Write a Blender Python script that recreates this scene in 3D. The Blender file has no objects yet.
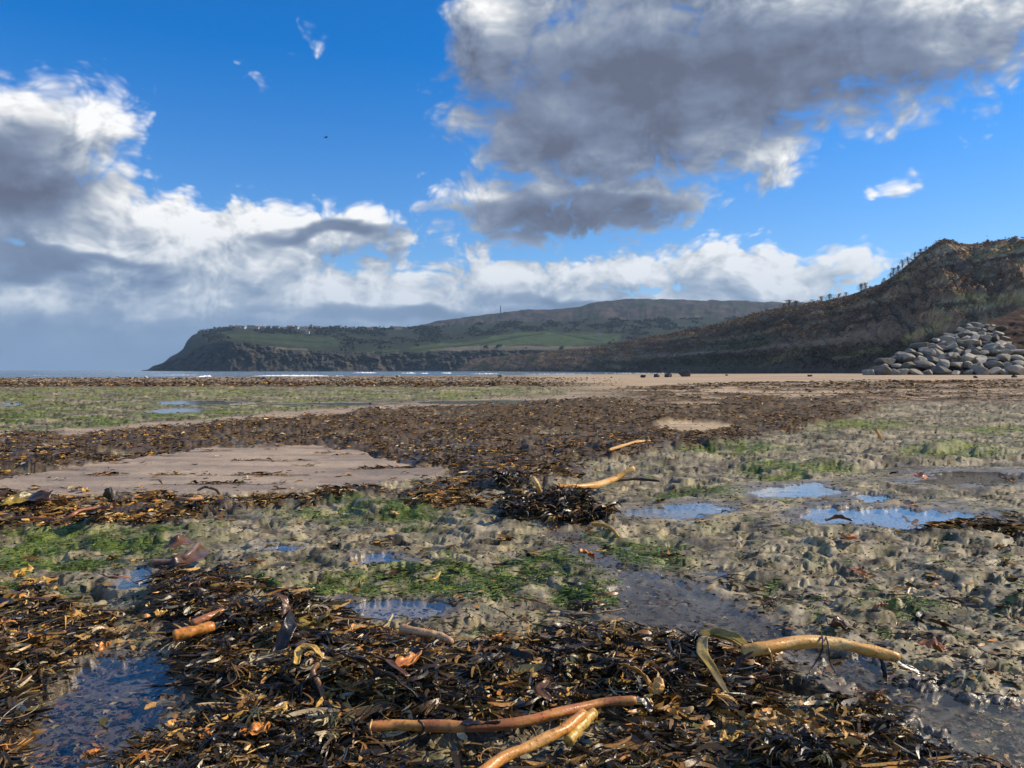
import bpy, bmesh, math, random
import numpy as np
from mathutils import Vector
random.seed(11)
RNG = np.random.default_rng(11)
F = 803.7            # focal length in picture widths * 1024, 65 degree lens
HOR = 370.0
CAM_H = 1.0
SCN = bpy.context.scene
COL = SCN.collection
R = math.radians
SUN_AZ, SUN_EL = R(82), R(37)     # azimuth to the right of the view (+Y), elevation

# ------------------------------------------------------------------ helpers
def h2(ix, iy, seed):
    with np.errstate(over='ignore'):
        h = ix.astype(np.uint32)*np.uint32(374761393) + iy.astype(np.uint32)*np.uint32(668265263) + np.uint32((seed*2246822519) & 0xffffffff)
        h = (h ^ (h >> np.uint32(13)))*np.uint32(1274126177)
        h = (h ^ (h >> np.uint32(15)))*np.uint32(2246822519)
    return h ^ (h >> np.uint32(16))
_ang = np.arange(256)/256*2*np.pi
_GX, _GY = np.cos(_ang).astype(np.float32), np.sin(_ang).astype(np.float32)
def pn(x, y, seed=0):
    """gradient noise about -1..1"""
    x = np.asarray(x, np.float32); y = np.asarray(y, np.float32)
    xf = np.floor(x); yf = np.floor(y)
    xi = xf.astype(np.int64); yi = yf.astype(np.int64)
    dx = x-xf; dy = y-yf
    u = dx*dx*dx*(dx*(dx*6-15)+10); v = dy*dy*dy*(dy*(dy*6-15)+10)
    def g(ox, oy):
        k = (h2(xi+ox, yi+oy, seed) & np.uint32(255)).astype(np.int64)
        return _GX[k]*(dx-ox) + _GY[k]*(dy-oy)
    a = g(0,0); b = g(1,0); c = g(0,1); d = g(1,1)
    return ((a*(1-u)+b*u)*(1-v) + (c*(1-u)+d*u)*v)*1.5
def fbm(x, y, oct=4, seed=0, gain=.5, lac=2.03):
    s = 0; a = 1; t = 0
    for o in range(oct):
        s = s + a*pn(x, y, seed+o*17); t += a
        a *= gain; x = x*lac+13.7; y = y*lac-7.1
    return s/t
def ss(a, b, x):
    t = np.clip((x-a)/(b-a), 0, 1); return t*t*(3-2*t)
def lerp(a, b, t): return a+(b-a)*t
def w2p(X, Y, z=0.0):
    return 512+F*X/Y, HOR+F*(CAM_H-z)/Y
def ground_at(px, py, z=0.0):
    """point of the plane z seen at that direction"""
    D = (CAM_H-z)*F/(py-HOR); return (px-512)/F*D, D
def far_pt(px, py, D):
    return (px-512)/F*D, D, CAM_H+(HOR-py)/F*D
def sdf(px, py, pts, ys=1.0):
    """signed distance to a polygon, negative inside"""
    n = len(pts); d = np.full(px.shape, 1e9, np.float32); ins = np.zeros(px.shape, bool)
    qy = py*ys
    for i in range(n):
        x0, y0 = pts[i]; x1, y1 = pts[(i+1) % n]; y0 *= ys; y1 *= ys
        ex, ey = x1-x0, y1-y0
        wx, wy = px-x0, qy-y0
        t = np.clip((wx*ex+wy*ey)/(ex*ex+ey*ey+1e-9), 0, 1)
        d = np.minimum(d, (wx-ex*t)**2+(wy-ey*t)**2)
        if y0 != y1:
            c = ((y0 > qy) != (y1 > qy)) & (px < (x1-x0)*(qy-y0)/(y1-y0)+x0)
            ins ^= c
    d = np.sqrt(d)
    return np.where(ins, -d, d)
def new_mesh(name, verts, faces, mat=None, cols=None, smooth=True, attrs=None, parent=None, mats=None):
    me = bpy.data.meshes.new(name)
    verts = np.asarray(verts, np.float32); faces = np.asarray(faces, np.int32)
    k = faces.shape[1]
    me.vertices.add(len(verts)); me.vertices.foreach_set('co', verts.ravel())
    me.loops.add(faces.size); me.loops.foreach_set('vertex_index', faces.ravel())
    me.polygons.add(len(faces)); me.polygons.foreach_set('loop_start', np.arange(0, faces.size, k, dtype=np.int32))
    me.polygons.foreach_set('loop_total', np.full(len(faces), k, np.int32))
    me.update(calc_edges=True)
    me.polygons.foreach_set('use_smooth', np.full(len(faces), smooth, bool))
    if cols is not None:
        a = me.color_attributes.new('Col', 'FLOAT_COLOR', 'POINT')
        c = np.ones((len(verts), 4), np.float32); c[:, :3] = cols
        a.data.foreach_set('color', c.ravel())
    for nm, v in (attrs or {}).items():
        a = me.attributes.new(nm, 'FLOAT', 'POINT'); a.data.foreach_set('value', np.asarray(v, np.float32).ravel())
    if mat: me.materials.append(mat)
    o = bpy.data.objects.new(name, me); COL.objects.link(o)
    if parent: o.parent = parent
    return o
def grid_faces(nr, nc):
    i = np.arange(nr*nc).reshape(nr, nc)
    return np.stack([i[:-1,:-1], i[:-1,1:], i[1:,1:], i[1:,:-1]], -1).reshape(-1, 4)
def tag(o, label=None, cat=None, group=None, kind=None):
    if label: o['label'] = label
    if cat: o['category'] = cat
    if group: o['group'] = group
    if kind: o['kind'] = kind
    return o
def empty(name, loc):
    o = bpy.data.objects.new(name, None); o.location = loc; COL.objects.link(o); return o

class NT:
    def __init__(s, tree): s.t = tree; s.n = tree.nodes; s.l = tree.links
    def node(s, typ, ins=None, **kw):
        n = s.n.new(typ)
        for k, v in kw.items(): setattr(n, k, v)
        for k, v in (ins or {}).items(): s.set(n.inputs[k], v)
        return n
    def set(s, sock, v):
        if isinstance(v, bpy.types.NodeSocket): s.l.new(v, sock)
        elif isinstance(v, bpy.types.Node): s.l.new(v.outputs[0], sock)
        else: sock.default_value = v
    def m(s, op, a, b=None, c=None, clamp=False):
        n = s.n.new('ShaderNodeMath'); n.operation = op; n.use_clamp = clamp
        for i, v in enumerate((a, b, c)):
            if v is not None: s.set(n.inputs[i], v)
        return n.outputs[0]
    def v(s, op, a, b=None, c=None):
        n = s.n.new('ShaderNodeVectorMath'); n.operation = op
        for i, v in enumerate((a, b, c)):
            if v is not None: s.set(n.inputs[i], v)
        return n.outputs['Value'] if op in ('LENGTH', 'DOT_PRODUCT') else n.outputs[0]
    def map(s, v, a, b, c=0., d=1., smooth=False):
        n = s.n.new('ShaderNodeMapRange'); n.clamp = True
        if smooth: n.interpolation_type = 'SMOOTHSTEP'
        for i, q in enumerate((v, a, b, c, d)): s.set(n.inputs[i], q)
        return n.outputs[0]
    def mix(s, f, a, b, blend='MIX'):
        n = s.n.new('ShaderNodeMix'); n.data_type = 'RGBA'; n.blend_type = blend
        s.set(n.inputs[0], f); s.set(n.inputs[6], a); s.set(n.inputs[7], b)
        return n.outputs[2]
    def noise(s, vec, scale, detail=4, rough=.55, dist=0.):
        n = s.n.new('ShaderNodeTexNoise')
        if vec is not None: s.set(n.inputs['Vector'], vec)
        n.inputs['Scale'].default_value = scale; n.inputs['Detail'].default_value = detail
        n.inputs['Roughness'].default_value = rough; n.inputs['Distortion'].default_value = dist
        return n.outputs['Fac']
def rgb(*c): return (c[0], c[1], c[2], 1.)
def material(name):
    m = bpy.data.materials.new(name); m.use_nodes = True
    t = NT(m.node_tree); b = m.node_tree.nodes['Principled BSDF']
    return m, t, b

# ------------------------------------------------------------------ sky
def build_sky():
    w = bpy.data.worlds.new('World'); SCN.world = w; w.use_nodes = True
    for n in list(w.node_tree.nodes): w.node_tree.nodes.remove(n)
    def ae(px, py):
        return F*math.atan((px-512)/F), F*math.atan((HOR-py)/math.hypot(F, px-512))
    blobs = [ # big grey cloud overhead right
        (640,60,205,98),(700,-50,250,80),(890,15,230,100),(770,150,55,38),(715,135,125,48),(500,30,75,62),(510,205,98,34),(600,198,115,36),(512,238,44,15),(560,120,125,60),(690,105,160,80),(600,150,100,50),(760,50,150,90),
        # upper left cloud
        (0,150,110,80),(85,130,62,50),(122,140,28,32),(40,210,130,50),
        # middle left bank
        (150,250,190,58),(240,232,150,36),(345,230,118,28),
        # low banks
        (40,345,480,115),(320,315,270,48),(530,288,150,34),(650,280,100,34),(760,276,108,40),(840,278,50,20),(620,345,360,52),(700,262,60,18),(745,262,75,28),(800,270,50,22),(680,272,50,22),(560,275,50,18),(540,270,60,14),
        # wisps
        (317,47,17,19),(265,78,15,11),(235,55,13,7),(408,170,21,8),(908,184,26,11)]
    darks = [(610,95,180,90),(760,70,150,60),(580,212,140,24),(930,60,60,30),(-20,185,95,52),(110,352,330,36),(420,322,130,12),(60,262,90,10),(660,338,260,20),(335,238,75,9),(560,302,60,8)]
    g = bpy.data.node_groups.new('CloudThickness', 'ShaderNodeTree')
    g.interface.new_socket('P', in_out='INPUT', socket_type='NodeSocketVector')
    g.interface.new_socket('T', in_out='OUTPUT', socket_type='NodeSocketFloat')
    def field(t, P, bl, soften=True):
        cur = None
        for cx_, cy_, rx, ry in bl:
            cx, cy = ae(cx_, cy_)
            q = t.v('MULTIPLY_ADD', P, (1/rx, 1/ry, 0.), (-cx/rx, -cy/ry, 0.))
            kk = (.38 if ry < 22 and rx < 32 else min(1.6, max(.6, ry/36))) if soften else 1.
            L = t.m('MULTIPLY_ADD', t.v('LENGTH', q), kk, (-kk+(.07 if kk < .5 else 0.)) if soften else 0.)
            cur = L if cur is None else t.m('SMOOTH_MIN', cur, L, .25)
        return cur
    t = NT(g); gi = g.nodes.new('NodeGroupInput'); go = g.nodes.new('NodeGroupOutput')
    P0 = gi.outputs[0]
    wn = t.node('ShaderNodeTexNoise', {'Vector': P0, 'Scale': .014, 'Detail': 2., 'Roughness': .5}, noise_dimensions='2D')
    wv = t.v('MULTIPLY', t.v('SUBTRACT', wn.outputs['Color'], (.5,.5,.5)), (84., 50., 0.))
    cur = field(t, t.v('ADD', P0, wv), blobs)
    # broken cloud over the rest of the sky, outside the view
    sp = t.node('ShaderNodeSeparateXYZ', {0: P0})
    oth = t.node('ShaderNodeTexNoise', {'Vector': P0, 'Scale': .0042, 'Detail': 1., 'Roughness': .5}, noise_dimensions='2D')
    oth = t.m('MULTIPLY_ADD', oth.outputs['Fac'], -7., 3.9)
    cur = t.m('MINIMUM', cur, t.m('ADD', oth, t.map(t.m('ABSOLUTE', sp.outputs[0]), 480., 620., 4., 0.)))
    Ps = t.v('MULTIPLY', P0, (1., 1.5, 1.))
    nn = t.node('ShaderNodeTexNoise', {'Vector': Ps, 'Scale': .020, 'Detail': 6., 'Roughness': .46}, noise_dimensions='2D')
    vo = t.node('ShaderNodeTexVoronoi', {'Vector': t.v('MULTIPLY_ADD', wv, (.8,.8,0.), Ps), 'Scale': .036, 'Detail': 2., 'Roughness': .6}, feature='F1', voronoi_dimensions='2D')
    puff = t.m('SUBTRACT', .5, vo.outputs['Distance'])
    d = t.m('MULTIPLY_ADD', t.m('SUBTRACT', nn.outputs['Fac']  , .38), .95, t.m('MULTIPLY', cur, -1.))
    d = t.m('MULTIPLY_ADD', puff, .50, d)
    t.l.new(d, go.inputs[0])

    t = NT(w.node_tree)
    out = t.node('ShaderNodeOutputWorld'); bg = t.node('ShaderNodeBackground')
    sky = t.node('ShaderNodeTexSky'); sky.sky_type = 'NISHITA'; sky.sun_disc = False
    sky.sun_elevation = SUN_EL; sky.sun_rotation = SUN_AZ; sky.altitude = 0; sky.air_density = 1.0; sky.dust_density = .3; sky.ozone_density = 3.
    co = t.node('ShaderNodeTexCoord'); d = t.v('NORMALIZE', co.outputs['Generated'])
    xyz = t.node('ShaderNodeSeparateXYZ', {0: d})
    az = t.m('MULTIPLY', t.m('ARCTAN2', xyz.outputs[0], xyz.outputs[1]), F)
    el = t.m('MULTIPLY', t.m('ARCSINE', xyz.outputs[2]), F)
    P = t.node('ShaderNodeCombineXYZ', {0: az, 1: el, 2: 0.}).outputs[0]
    def dens(off):
        n = t.node('ShaderNodeGroup'); n.node_tree = g
        t.set(n.inputs[0], t.v('ADD', P, off)); return n.outputs[0]
    d0 = dens((0., 0., 0.)); d1 = dens((13., 20., 0.))
    alpha = t.map(d0, -.05, t.map(el, 60., 230., .17, .75), smooth=True)
    big = t.node('ShaderNodeTexNoise', {'Vector': t.v('MULTIPLY', P, (1., 2., 1.)), 'Scale': .0115, 'Detail': 3., 'Roughness': .42}, noise_dimensions='2D')
    Pw = t.v('ADD', P, t.v('MULTIPLY', t.v('SUBTRACT', big.outputs['Color'], (.5,.5,.5)), (90., 60., 0.)))
    dk = t.map(field(t, Pw, darks, False), .35, 1.45, 1., 0., smooth=True)
    rel = t.m('SUBTRACT', d0, d1)
    lit = t.m('MULTIPLY_ADD', rel, t.m('MULTIPLY_ADD', dk, -.42, .56), .66)
    lit = t.m('MULTIPLY_ADD', t.m('SUBTRACT', big.outputs['Fac'], .5), .55, lit)
    lit = t.m('MULTIPLY_ADD', dk, -.56, lit)
    thin = t.map(d0, .0, .5, .12, 0.)
    lit = t.m('ADD', lit, thin, clamp=True)
    rmp = t.node('ShaderNodeValToRGB', {0: lit})
    cr = rmp.color_ramp; cr.interpolation = 'LINEAR'
    cr.elements[0].position = .0; cr.elements[0].color = rgb(.115, .135, .20)
    cr.elements[1].position = 1.; cr.elements[1].color = rgb(.93, .93, .93)
    for p, c in ((.22, (.18, .225, .33)), (.45, (.30, .35, .44)), (.66, (.50, .54, .60)), (.85, (.76, .77, .78))):
        e = cr.elements.new(p); e.color = rgb(*c)
    lowf = t.map(el, 0., 150., .72, 0.)
    cloudcol = t.mix(lowf, rmp.outputs[0], rgb(.24, .38, .58))
    up = t.map(el, 20., 300., 0., 1.)
    tint = t.mix(up, rgb(.85, 1.02, 1.28), rgb(.02, .74, 1.42))
    skyc = t.mix(1., sky.outputs[0], tint, 'MULTIPLY')
    skyc = t.v('SCALE', skyc); skyc.node.inputs['Scale'].default_value = .105
    col = t.mix(alpha, skyc, cloudcol)
    t.set(bg.inputs[0], col); bg.inputs[1].default_value = 1.0
    t.l.new(bg.outputs[0], out.inputs[0])
    w.cycles.sampling_method = 'MANUAL'; w.cycles.sample_map_resolution = 512
build_sky()
sl = bpy.data.lights.new('sun', 'SUN'); sl.energy = 5.0; sl.angle = R(.53); sl.color = (1., .85, .64)
so = bpy.data.objects.new('sun', sl); COL.objects.link(so)
sd = Vector((math.sin(SUN_AZ)*math.cos(SUN_EL), math.cos(SUN_AZ)*math.cos(SUN_EL), math.sin(SUN_EL)))
so.rotation_euler = sd.to_track_quat('Z', 'Y').to_euler()

cam = bpy.data.cameras.new('camera'); co_ = bpy.data.objects.new('camera', cam); COL.objects.link(co_); SCN.camera = co_
co_.location = (0, 0, CAM_H); co_.rotation_euler = (R(90), 0, 0)
cam.sensor_width = 36; cam.lens = 36*F/1024; cam.shift_y = -14/1024; cam.clip_start = .05; cam.clip_end = 60000

# ------------------------------------------------------------------ beach relief
def z0(X, Y):
    s = (X-39)*.687-(Y-357)*.727
    z = -1.0+np.minimum(s, 190)/190
    z = z*ss(0, 1, np.clip((205-s)/30, 0, 1))
    z = np.where(s < 0, -1.0+np.maximum(s*.012, -3), z)
    return z + .33*ss(8, 55, X)*ss(50, 105, Y)*ss(420, 200, Y)
ELL = lambda px, py, e: np.sqrt(((px-e[0])/e[2])**2+((py-e[1])/e[3])**2)
MAIN = [(185,640),(225,622),(300,614),(345,618),(400,640),(440,655),(520,655),(585,640),(650,640),(700,648),(765,668),(770,690),(740,706),(640,700),(560,706),(470,722),(400,722),(345,722),(285,716),(235,735),(205,700),(185,668)]
LEFT = [(-500,600),(0,600),(50,600),(95,615),(118,640),(100,652),(55,668),(28,695),(10,735),(-10,800),(-500,900)]
BOTTOM = [(60,820),(130,758),(165,740),(235,722),(330,722),(365,738),(385,760),(400,820)]
SCATTER = [(600,706),(680,700),(790,694),(850,700),(900,730),(950,765),(1000,820),(400,820),(440,775),(540,765),(600,740)]
CLUMP = [(500,506),(520,500),(560,502),(600,515),(612,526),(560,530),(515,524)]
CLUMP2 = [(408,503),(440,496),(480,500),(488,508),(440,510)]
STRIP = [(-400,505),(0,503),(50,500),(200,502),(212,515),(150,524),(60,526),(0,532),(-400,540)]
STRIP2 = [(195,503),(300,494),(420,486),(470,478),(500,486),(470,496),(380,496),(300,502),(215,512)]
BELT = [(-900,440),(0,436),(150,424),(330,409),(470,402),(560,399),(600,390),(690,384),(860,380.5),(1100,378),(1500,378),(1500,398),(1024,402),(900,404),(820,424),(750,440),(660,452),(600,462),(570,480),(520,492),(490,488),(470,476),(430,468),(340,456),(300,447),(200,454),(90,470),(0,482),(-900,500)]
CLUMP3 = [(150,596),(185,584),(235,584),(250,600),(215,622),(165,616)]
CLUMP4 = [(905,528),(940,524),(1024,519),(1090,522),(1090,533),(960,533)]
CLUMP5 = [(330,640),(345,588),(600,588),(610,640)]
SANDP = [(-60,500),(-20,484),(60,470),(140,456),(230,446),(320,444),(400,458),(452,470),(425,478),(330,487),(220,494),(100,497)]
CHANNEL = [(556,538),(584,536),(602,556),(650,568),(700,584),(735,600),(772,616),(806,634),(862,655),(905,672),(960,688),(1024,700),(1120,720),(1120,800),(1030,778),(960,745),(890,718),(850,694),(818,668),(740,644),(690,630),(640,634),(602,612),(622,590),(600,572),(566,555)]
LPOOL = [(38,690),(70,668),(118,656),(160,655),(182,664),(170,690),(150,705),(215,694),(222,704),(165,724),(140,745),(110,790),(20,810),(0,745),(22,712)]
POOLS = [ # (kind, data, label words)
    ('e', (279,545,19,5)), ('e', (380,559,28,5)), ('e', (136,577,24,9)), ('e', (678,511,44,8)),
    ('e', (792,492,48,6)), ('e', (892,516,84,9)), ('e', (862,498,22,4)), ('e', (990,478,78,7)), ('e', (390,606,60,9)),
    ('e', (182,626,28,11)), ('e', (205,403,48,2.2)), ('e', (178,411,26,2.4)), ('e', (12,404,14,2.0)), ('e', (322,404,60,1.5)), ('e', (470,402,70,1.3)),
    ('p', CHANNEL), ('p', LPOOL)]
GREENS = [(60,548,130,22),(150,535,60,12),(375,508,95,14),(460,578,120,18),(360,584,80,10),(625,548,60,16),(690,490,55,8),(850,424,55,6),(955,450,60,9),(730,448,60,7),(980,452,60,6),(590,592,40,14),(640,560,50,10),(240,588,60,10),(560,560,50,14),(900,600,40,12),(800,470,60,7),(20,590,60,8),(1010,430,50,6)]
def pool_level(i):
    k, e = POOLS[i]
    if k == 'e': cx, cy = e[0], e[1]
    else: return -.012
    X, D = ground_at(cx, cy, 0.); X, D = ground_at(cx, cy, float(z0(np.array([X]), np.array([D]))[0]))
    return float(z0(np.array([X]), np.array([D]))[0]) - .004
PLEV = [pool_level(i) for i in range(len(POOLS))]
def pool_r(i, px, py):
    k, e = POOLS[i]
    if k == 'e': return ELL(px, py, e)
    return 1+sdf(px, py, e, 1.3)/22
def soft(d, w): return ss(w, -w, d)
def ground(X, Y, want=True):
    X = np.asarray(X, np.float32); Y = np.asarray(Y, np.float32)
    b = z0(X, Y).astype(np.float32)
    px0, py0 = w2p(X, Y, b)
    qx = X/Y*9; qy = np.log(Y)*9
    wx = fbm(qx, qy, 5, 3, .6); wy = fbm(qx, qy, 5, 77, .6)
    px = px0+wx*38; py = py0+wy*.085*(py0-HOR)
    A = lambda wl: np.clip(wl*F/Y/3.5, 0, 1)       # drop bumps smaller than a few pixels
    # weed
    sc = lambda y: 1.0
    def W(poly, w, ys=2.0): return soft(sdf(px, py, poly, ys), w)
    nz = fbm(X*1.1, Y*1.1, 4, 5); nz2 = fbm(X*4.3, Y*4.3, 3, 9)
    belt = W(BELT, 10, 6.0)
    streak = fbm(X/Y*5, np.log(Y)*26, 4, 21, .6)
    rightfar = ss(560, 680, px0)*ss(415, 388, py0)
    belt = belt*lerp(1., ss(-.02, .12, streak+.12*ss(385,405,py0)), np.clip(rightfar*1.2+.25, 0, 1))
    belt = belt*(1-.75*ss(.18, .34, fbm(X/Y*7, np.log(Y)*24, 5, 170, .6)))
    main = W(MAIN, 9); left = W(LEFT, 9); bott = W(BOTTOM, 12); scat = W(SCATTER, 14)
    c1 = W(CLUMP, 8); c2 = W(CLUMP2, 6); s1 = W(STRIP, 8, 4.); s2 = W(STRIP2, 7, 4.); c3 = W(CLUMP3, 8); c4 = W(CLUMP4, 7, 3.)
    band = ss(381.6, 383.2, py)*ss(388.5, 386.2, py)*ss(650, 480, px)
    loose = ss(.20, .45, fbm(qx*2.6, qy*2.6, 5, 41, .62))*ss(430, 480, py0)
    sandd = sdf(px, py, SANDP, 5.)
    sand = soft(sandd+7*fbm(qx*6, qy*6, 3, 150), 2.5)
    hole = ss(1.15, .85, ELL(px, py, (692,428,42,4.5)))
    sand = np.maximum(sand, hole)
    # narrow curved strip of sand between the green scar and the weed belt
    lx = np.interp(px, [-600,60,150,300,420,560,640], [440,433,426,414.5,405.5,398,392])
    strip = ss(4.6, 2.4, np.abs(py-lx)*(1+.0*px))*ss(700, 560, px)*ss(30, 70, px)
    farsand = ss(395, 389, py)*ss(378, 380, py+6)*ss(470, 600, px+ (py-380)*-4)
    farsand = np.maximum(farsand, ss(560, 660, px)*ss(412, 404, py+ (px>860)*6))
    sand = np.maximum(sand, np.maximum(strip, farsand))
    belt = belt*(1-np.maximum(soft(sandd+7*fbm(qx*6, qy*6, 3, 150), 3), np.maximum(hole, strip*ss(380, 300, px*0+300))))
    weed = np.maximum.reduce([belt, main, left, bott, c1, c2, s1*ss(-.5, -.1, nz2), s2*ss(-.35, 0., nz2), c3, c4, band*.8])
    partial = scat*ss(-.25, .25, nz2+.5*nz)*.9
    partial = np.maximum(partial, loose*.75*ss(-.1, .3, nz2+.1))
    weedall = np.maximum(weed, partial)
    sandonly = sand*(1-weed)
    # small weed scraps on the sand
    scr = ss(.20, .36, fbm(X*1.1, Y*3.2, 5, 61, .6)+.16*ss(-14, 0, sandd))*soft(sandd, 6)
    weedall = np.maximum(weedall, scr*.7)
    green = np.zeros_like(px)
    for e in GREENS: green = np.maximum(green, ss(1.25, .55, ELL(px, py, e)))
    gf = ss(387, 389, py)*ss(1.5, -1.5, py-lx)*ss(640, 480, px)*.9
    gn = fbm(qx*2.2, qy*2.2, 4, 91, .65)
    green = np.maximum(green*ss(-.38, .12, gn+.3*nz2), gf*ss(-.12, .2, fbm(X/Y*9, np.log(Y)*32, 4, 92, .65)))
    green = np.maximum(green, ss(.22, .5, gn)*.7*ss(400, 470, py0))*(1-sandonly)
    # ---- height
    def lump(wl, seed, an=1.): return np.abs(pn(X/wl, Y/wl*an, seed))*A(wl)
    wr = .10*fbm(X*3, Y*3, 2, 140); rock = .030*lump(.62, 1)+.016*fbm(X*3.6, Y*4.4, 4, 141)+.018*np.abs(pn((X+wr)/.27, (Y+wr)/.21, 2))*A(.27)+.014*np.abs(pn((X-wr)/.12, (Y+wr)/.10, 3))*A(.12)+.008*lump(.055, 4)+.003*lump(.026, 14)
    ter = fbm(X*1.25, Y*1.25, 3, 33)                       # low ledges of bedrock
    rock = rock - .036*ss(.12, .26, fbm(X*4.6+wr*2, Y*7.5, 4, 143, .5))*A(.15) + .010*fbm(X*9, Y*15, 3, 144)*A(.1)
    rock = rock + .026*(ss(-.02, .05, ter)+ss(.22, .27, ter)-.7)*ss(14, 9, Y)
    farr = ss(7, 20, Y)
    rock = rock + farr*(.08*lump(2.1, 5)+.12*lump(5., 6)*ss(10, 40, Y)+.05*lump(.9, 7)+.03*lump(.45, 8))
    rock = rock-.032-farr*.03
    snd = .006*pn(X*2.2, Y*4., 12)+.010*fbm(X*.35, Y*.35, 2, 13)+.0015*pn(X*14, Y*22, 15)*A(.07)
    mainh = soft(sdf(px, py, MAIN, 1.4)+10, 34); lefth = soft(sdf(px, py, LEFT, 1.4)+10, 30)
    ph = .060*mainh+.035*lefth+.018*bott+.13*soft(sdf(px, py, CLUMP, 1.5)+3, 17)+.06*soft(sdf(px, py, CLUMP2, 1.5)+3, 13)+.04*s1+.035*s2+.05*c3+.04*c4+.006*scat+.004*loose
    clumpy = np.clip(.75+.9*nz+.7*nz2+.75*fbm(X*11, Y*11, 3, 55)*A(.09), 0, 2.2)
    bh = belt*(.015+.13*np.clip(.35+fbm(X*.42, Y*.42, 4, 56, .55)*1.3+.3*nz*A(.9)+.2*nz2*A(.25), 0, 1.6))*ss(0, 26, sandd)
    ex = ss(.15, .0, ELL(px0, py0, (300,622,330,120))-0.0)
    ph = ph + .085*mainh*ss(1.25, .2, ELL(px0, py0, (275,632,95,34)))
    h = lerp(rock, snd, np.clip(sand*(1-.0*weed), 0, 1))*(1-.6*np.maximum(main, bott)) + ph*clumpy + bh
    # isolated dark hummocks
    for e, hh in (((835,432,42,7),.05),((600,452,30,5),.10),((845,462,40,6),.13),((940,446,30,6),.14),((610,580,34,14),.05),((965,668,60,20),.05),((250,580,70,12),.03),((480,590,90,10),.05),((720,600,60,16),.0),((1000,455,40,6),.1),((430,572,50,8),.03)):
        h = h + hh*ss(1., .3, ELL(px, py, e))*.6
    wet = np.zeros_like(px)
    rings = []
    for i in range(len(POOLS)):
        r = pool_r(i, px, py)
        lev = PLEV[i]-b
        chan = POOLS[i][0] == 'p'
        far = 1.0 if PLEV[i] > -.1 else 0.
        low = lev+.010+.35*np.abs(h)*.3
        k = ss(2.1 if not chan else 1.9, 1.0, r)
        h = lerp(h, np.clip(h, lev+.004, low+.006), k*(1 if not chan else .85))
        dep = .03+.02*nz
        if i == len(POOLS)-2: dep = .007-.020*nz2-.02*nz-.012*fbm(X*12, Y*12, 2, 72)+.012*ss(600, 760, px0)
        ins = ss(1.03, .86, r) if not chan else ss(1.04, .62, r)
        h = lerp(h, np.maximum(h, lev+.003+.01*ss(1., 1.5, r)), ss(2.1, 1.5, r))
        h = lerp(h, lev-dep, ins)
        if chan: h = h+ .006*ins*lump(.1, 71)
        wet = np.maximum(wet, ss(1.5, 1.05, r))
        keep = ss(1.12, .98, r) if i != len(POOLS)-2 else ss(1.0, .85, r)
        if i not in (8,): weedall = weedall*(1-(.93 if i < len(POOLS)-1 else .80)*keep)
        green = green*(1-keep)
        if i < 10 and i != 8: weed = weed*(1-keep)
    z = b+h
    if not want: return z
    # ---- colour (albedo) and wetness
    c = lambda *v: np.array(v, np.float32)
    def mixc(a, bb, t): return a+(bb-a)*t[..., None]
    m1 = fbm(X*2.3, Y*2.3, 5, 101, .6); m2 = fbm(X*9, Y*9, 3, 102, .6)*A(.1); m3 = fbm(qx*1.5, qy*1.5, 4, 103, .6)
    col = mixc(c(.060,.050,.032), c(.42,.35,.215), ss(-.40, .48, m1*.6+m2*.6+m3*.5))
    col = mixc(col, c(.22,.19,.135), ss(.0, .45, fbm(qx*2, qy*2, 3, 104))*.5)
    col = mixc(col, c(.17,.175,.085), ss(-.05, .4, fbm(qx*1.6, qy*1.6, 5, 112, .65))*.55*(1-sandonly))
    yel = ss(.05, .4, fbm(qx*2.7, qy*2.7, 4, 109))*ss(430, 520, py0)
    col = mixc(col, c(.45,.35,.17), yel*.45)
    darkp = ss(.08, .32, fbm(qx*3.1, qy*3.1, 5, 110, .6))*(1-sandonly)
    col = mixc(col, c(.055,.046,.028), darkp*.65)
    farrk = ss(386.5, 382.5, py)*ss(620, 540, px)
    col = mixc(col, mixc(c(.09,.065,.04), c(.42,.31,.19), ss(-.15, .2, fbm(X/Y*40, np.log(Y)*60, 4, 105, .65))), farrk)
    sc_ = mixc(c(.42,.315,.21), c(.24,.185,.135), ss(-.3, .4, fbm(X*.5, Y*1.8, 4, 106)))
    sc_ = mixc(sc_, mixc(c(.34,.25,.16), c(.52,.385,.235), ss(-.3, .2, fbm(X/Y*7, np.log(Y)*50, 4, 160))), np.clip(farsand+hole, 0, 1))
    col = mixc(col, sc_, sandonly)
    gcol = mixc(c(.055,.085,.012), c(.15,.20,.028), ss(-.3, .5, m2+m1))
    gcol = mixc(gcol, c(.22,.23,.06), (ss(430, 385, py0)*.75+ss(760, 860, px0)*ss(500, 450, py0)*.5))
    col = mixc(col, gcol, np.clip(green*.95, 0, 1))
    wcol = mixc(c(.020,.014,.008), c(.10,.058,.026), ss(-.35, .45, m2+.6*nz2))
    wcol = mixc(wcol, c(.105,.062,.026), ss(520, 440, py0)*.6)
    col = mixc(col, wcol, np.clip(weedall*1.15, 0, 1)*.93)
    col = mixc(col, c(.13,.105,.075), wet*(1-np.clip(weedall, 0, 1))*.75)
    for i in range(len(POOLS)-2): col = mixc(col, c(.42,.38,.32), ss(1.05, .8, pool_r(i, px, py))*.85)
    col = mixc(col, c(.115,.098,.075), ss(1.02, .95, pool_r(len(POOLS)-2, px, py))*.7)
    col = mixc(col, c(.17,.14,.11), ss(1.02, .95, pool_r(len(POOLS)-1, px, py))*(1-weedall)*.6)
    dmp = np.clip(.35+.6*fbm(qx*3, qy*3, 3, 107)+wet*.8+.5*weedall, 0, 1)
    dmp = lerp(dmp, .35, sandonly)
    dmp = dmp*(.12+.88*ss(16, 4.5, Y))
    return z, col, dmp, np.clip(weedall, 0, 1), green

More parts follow.
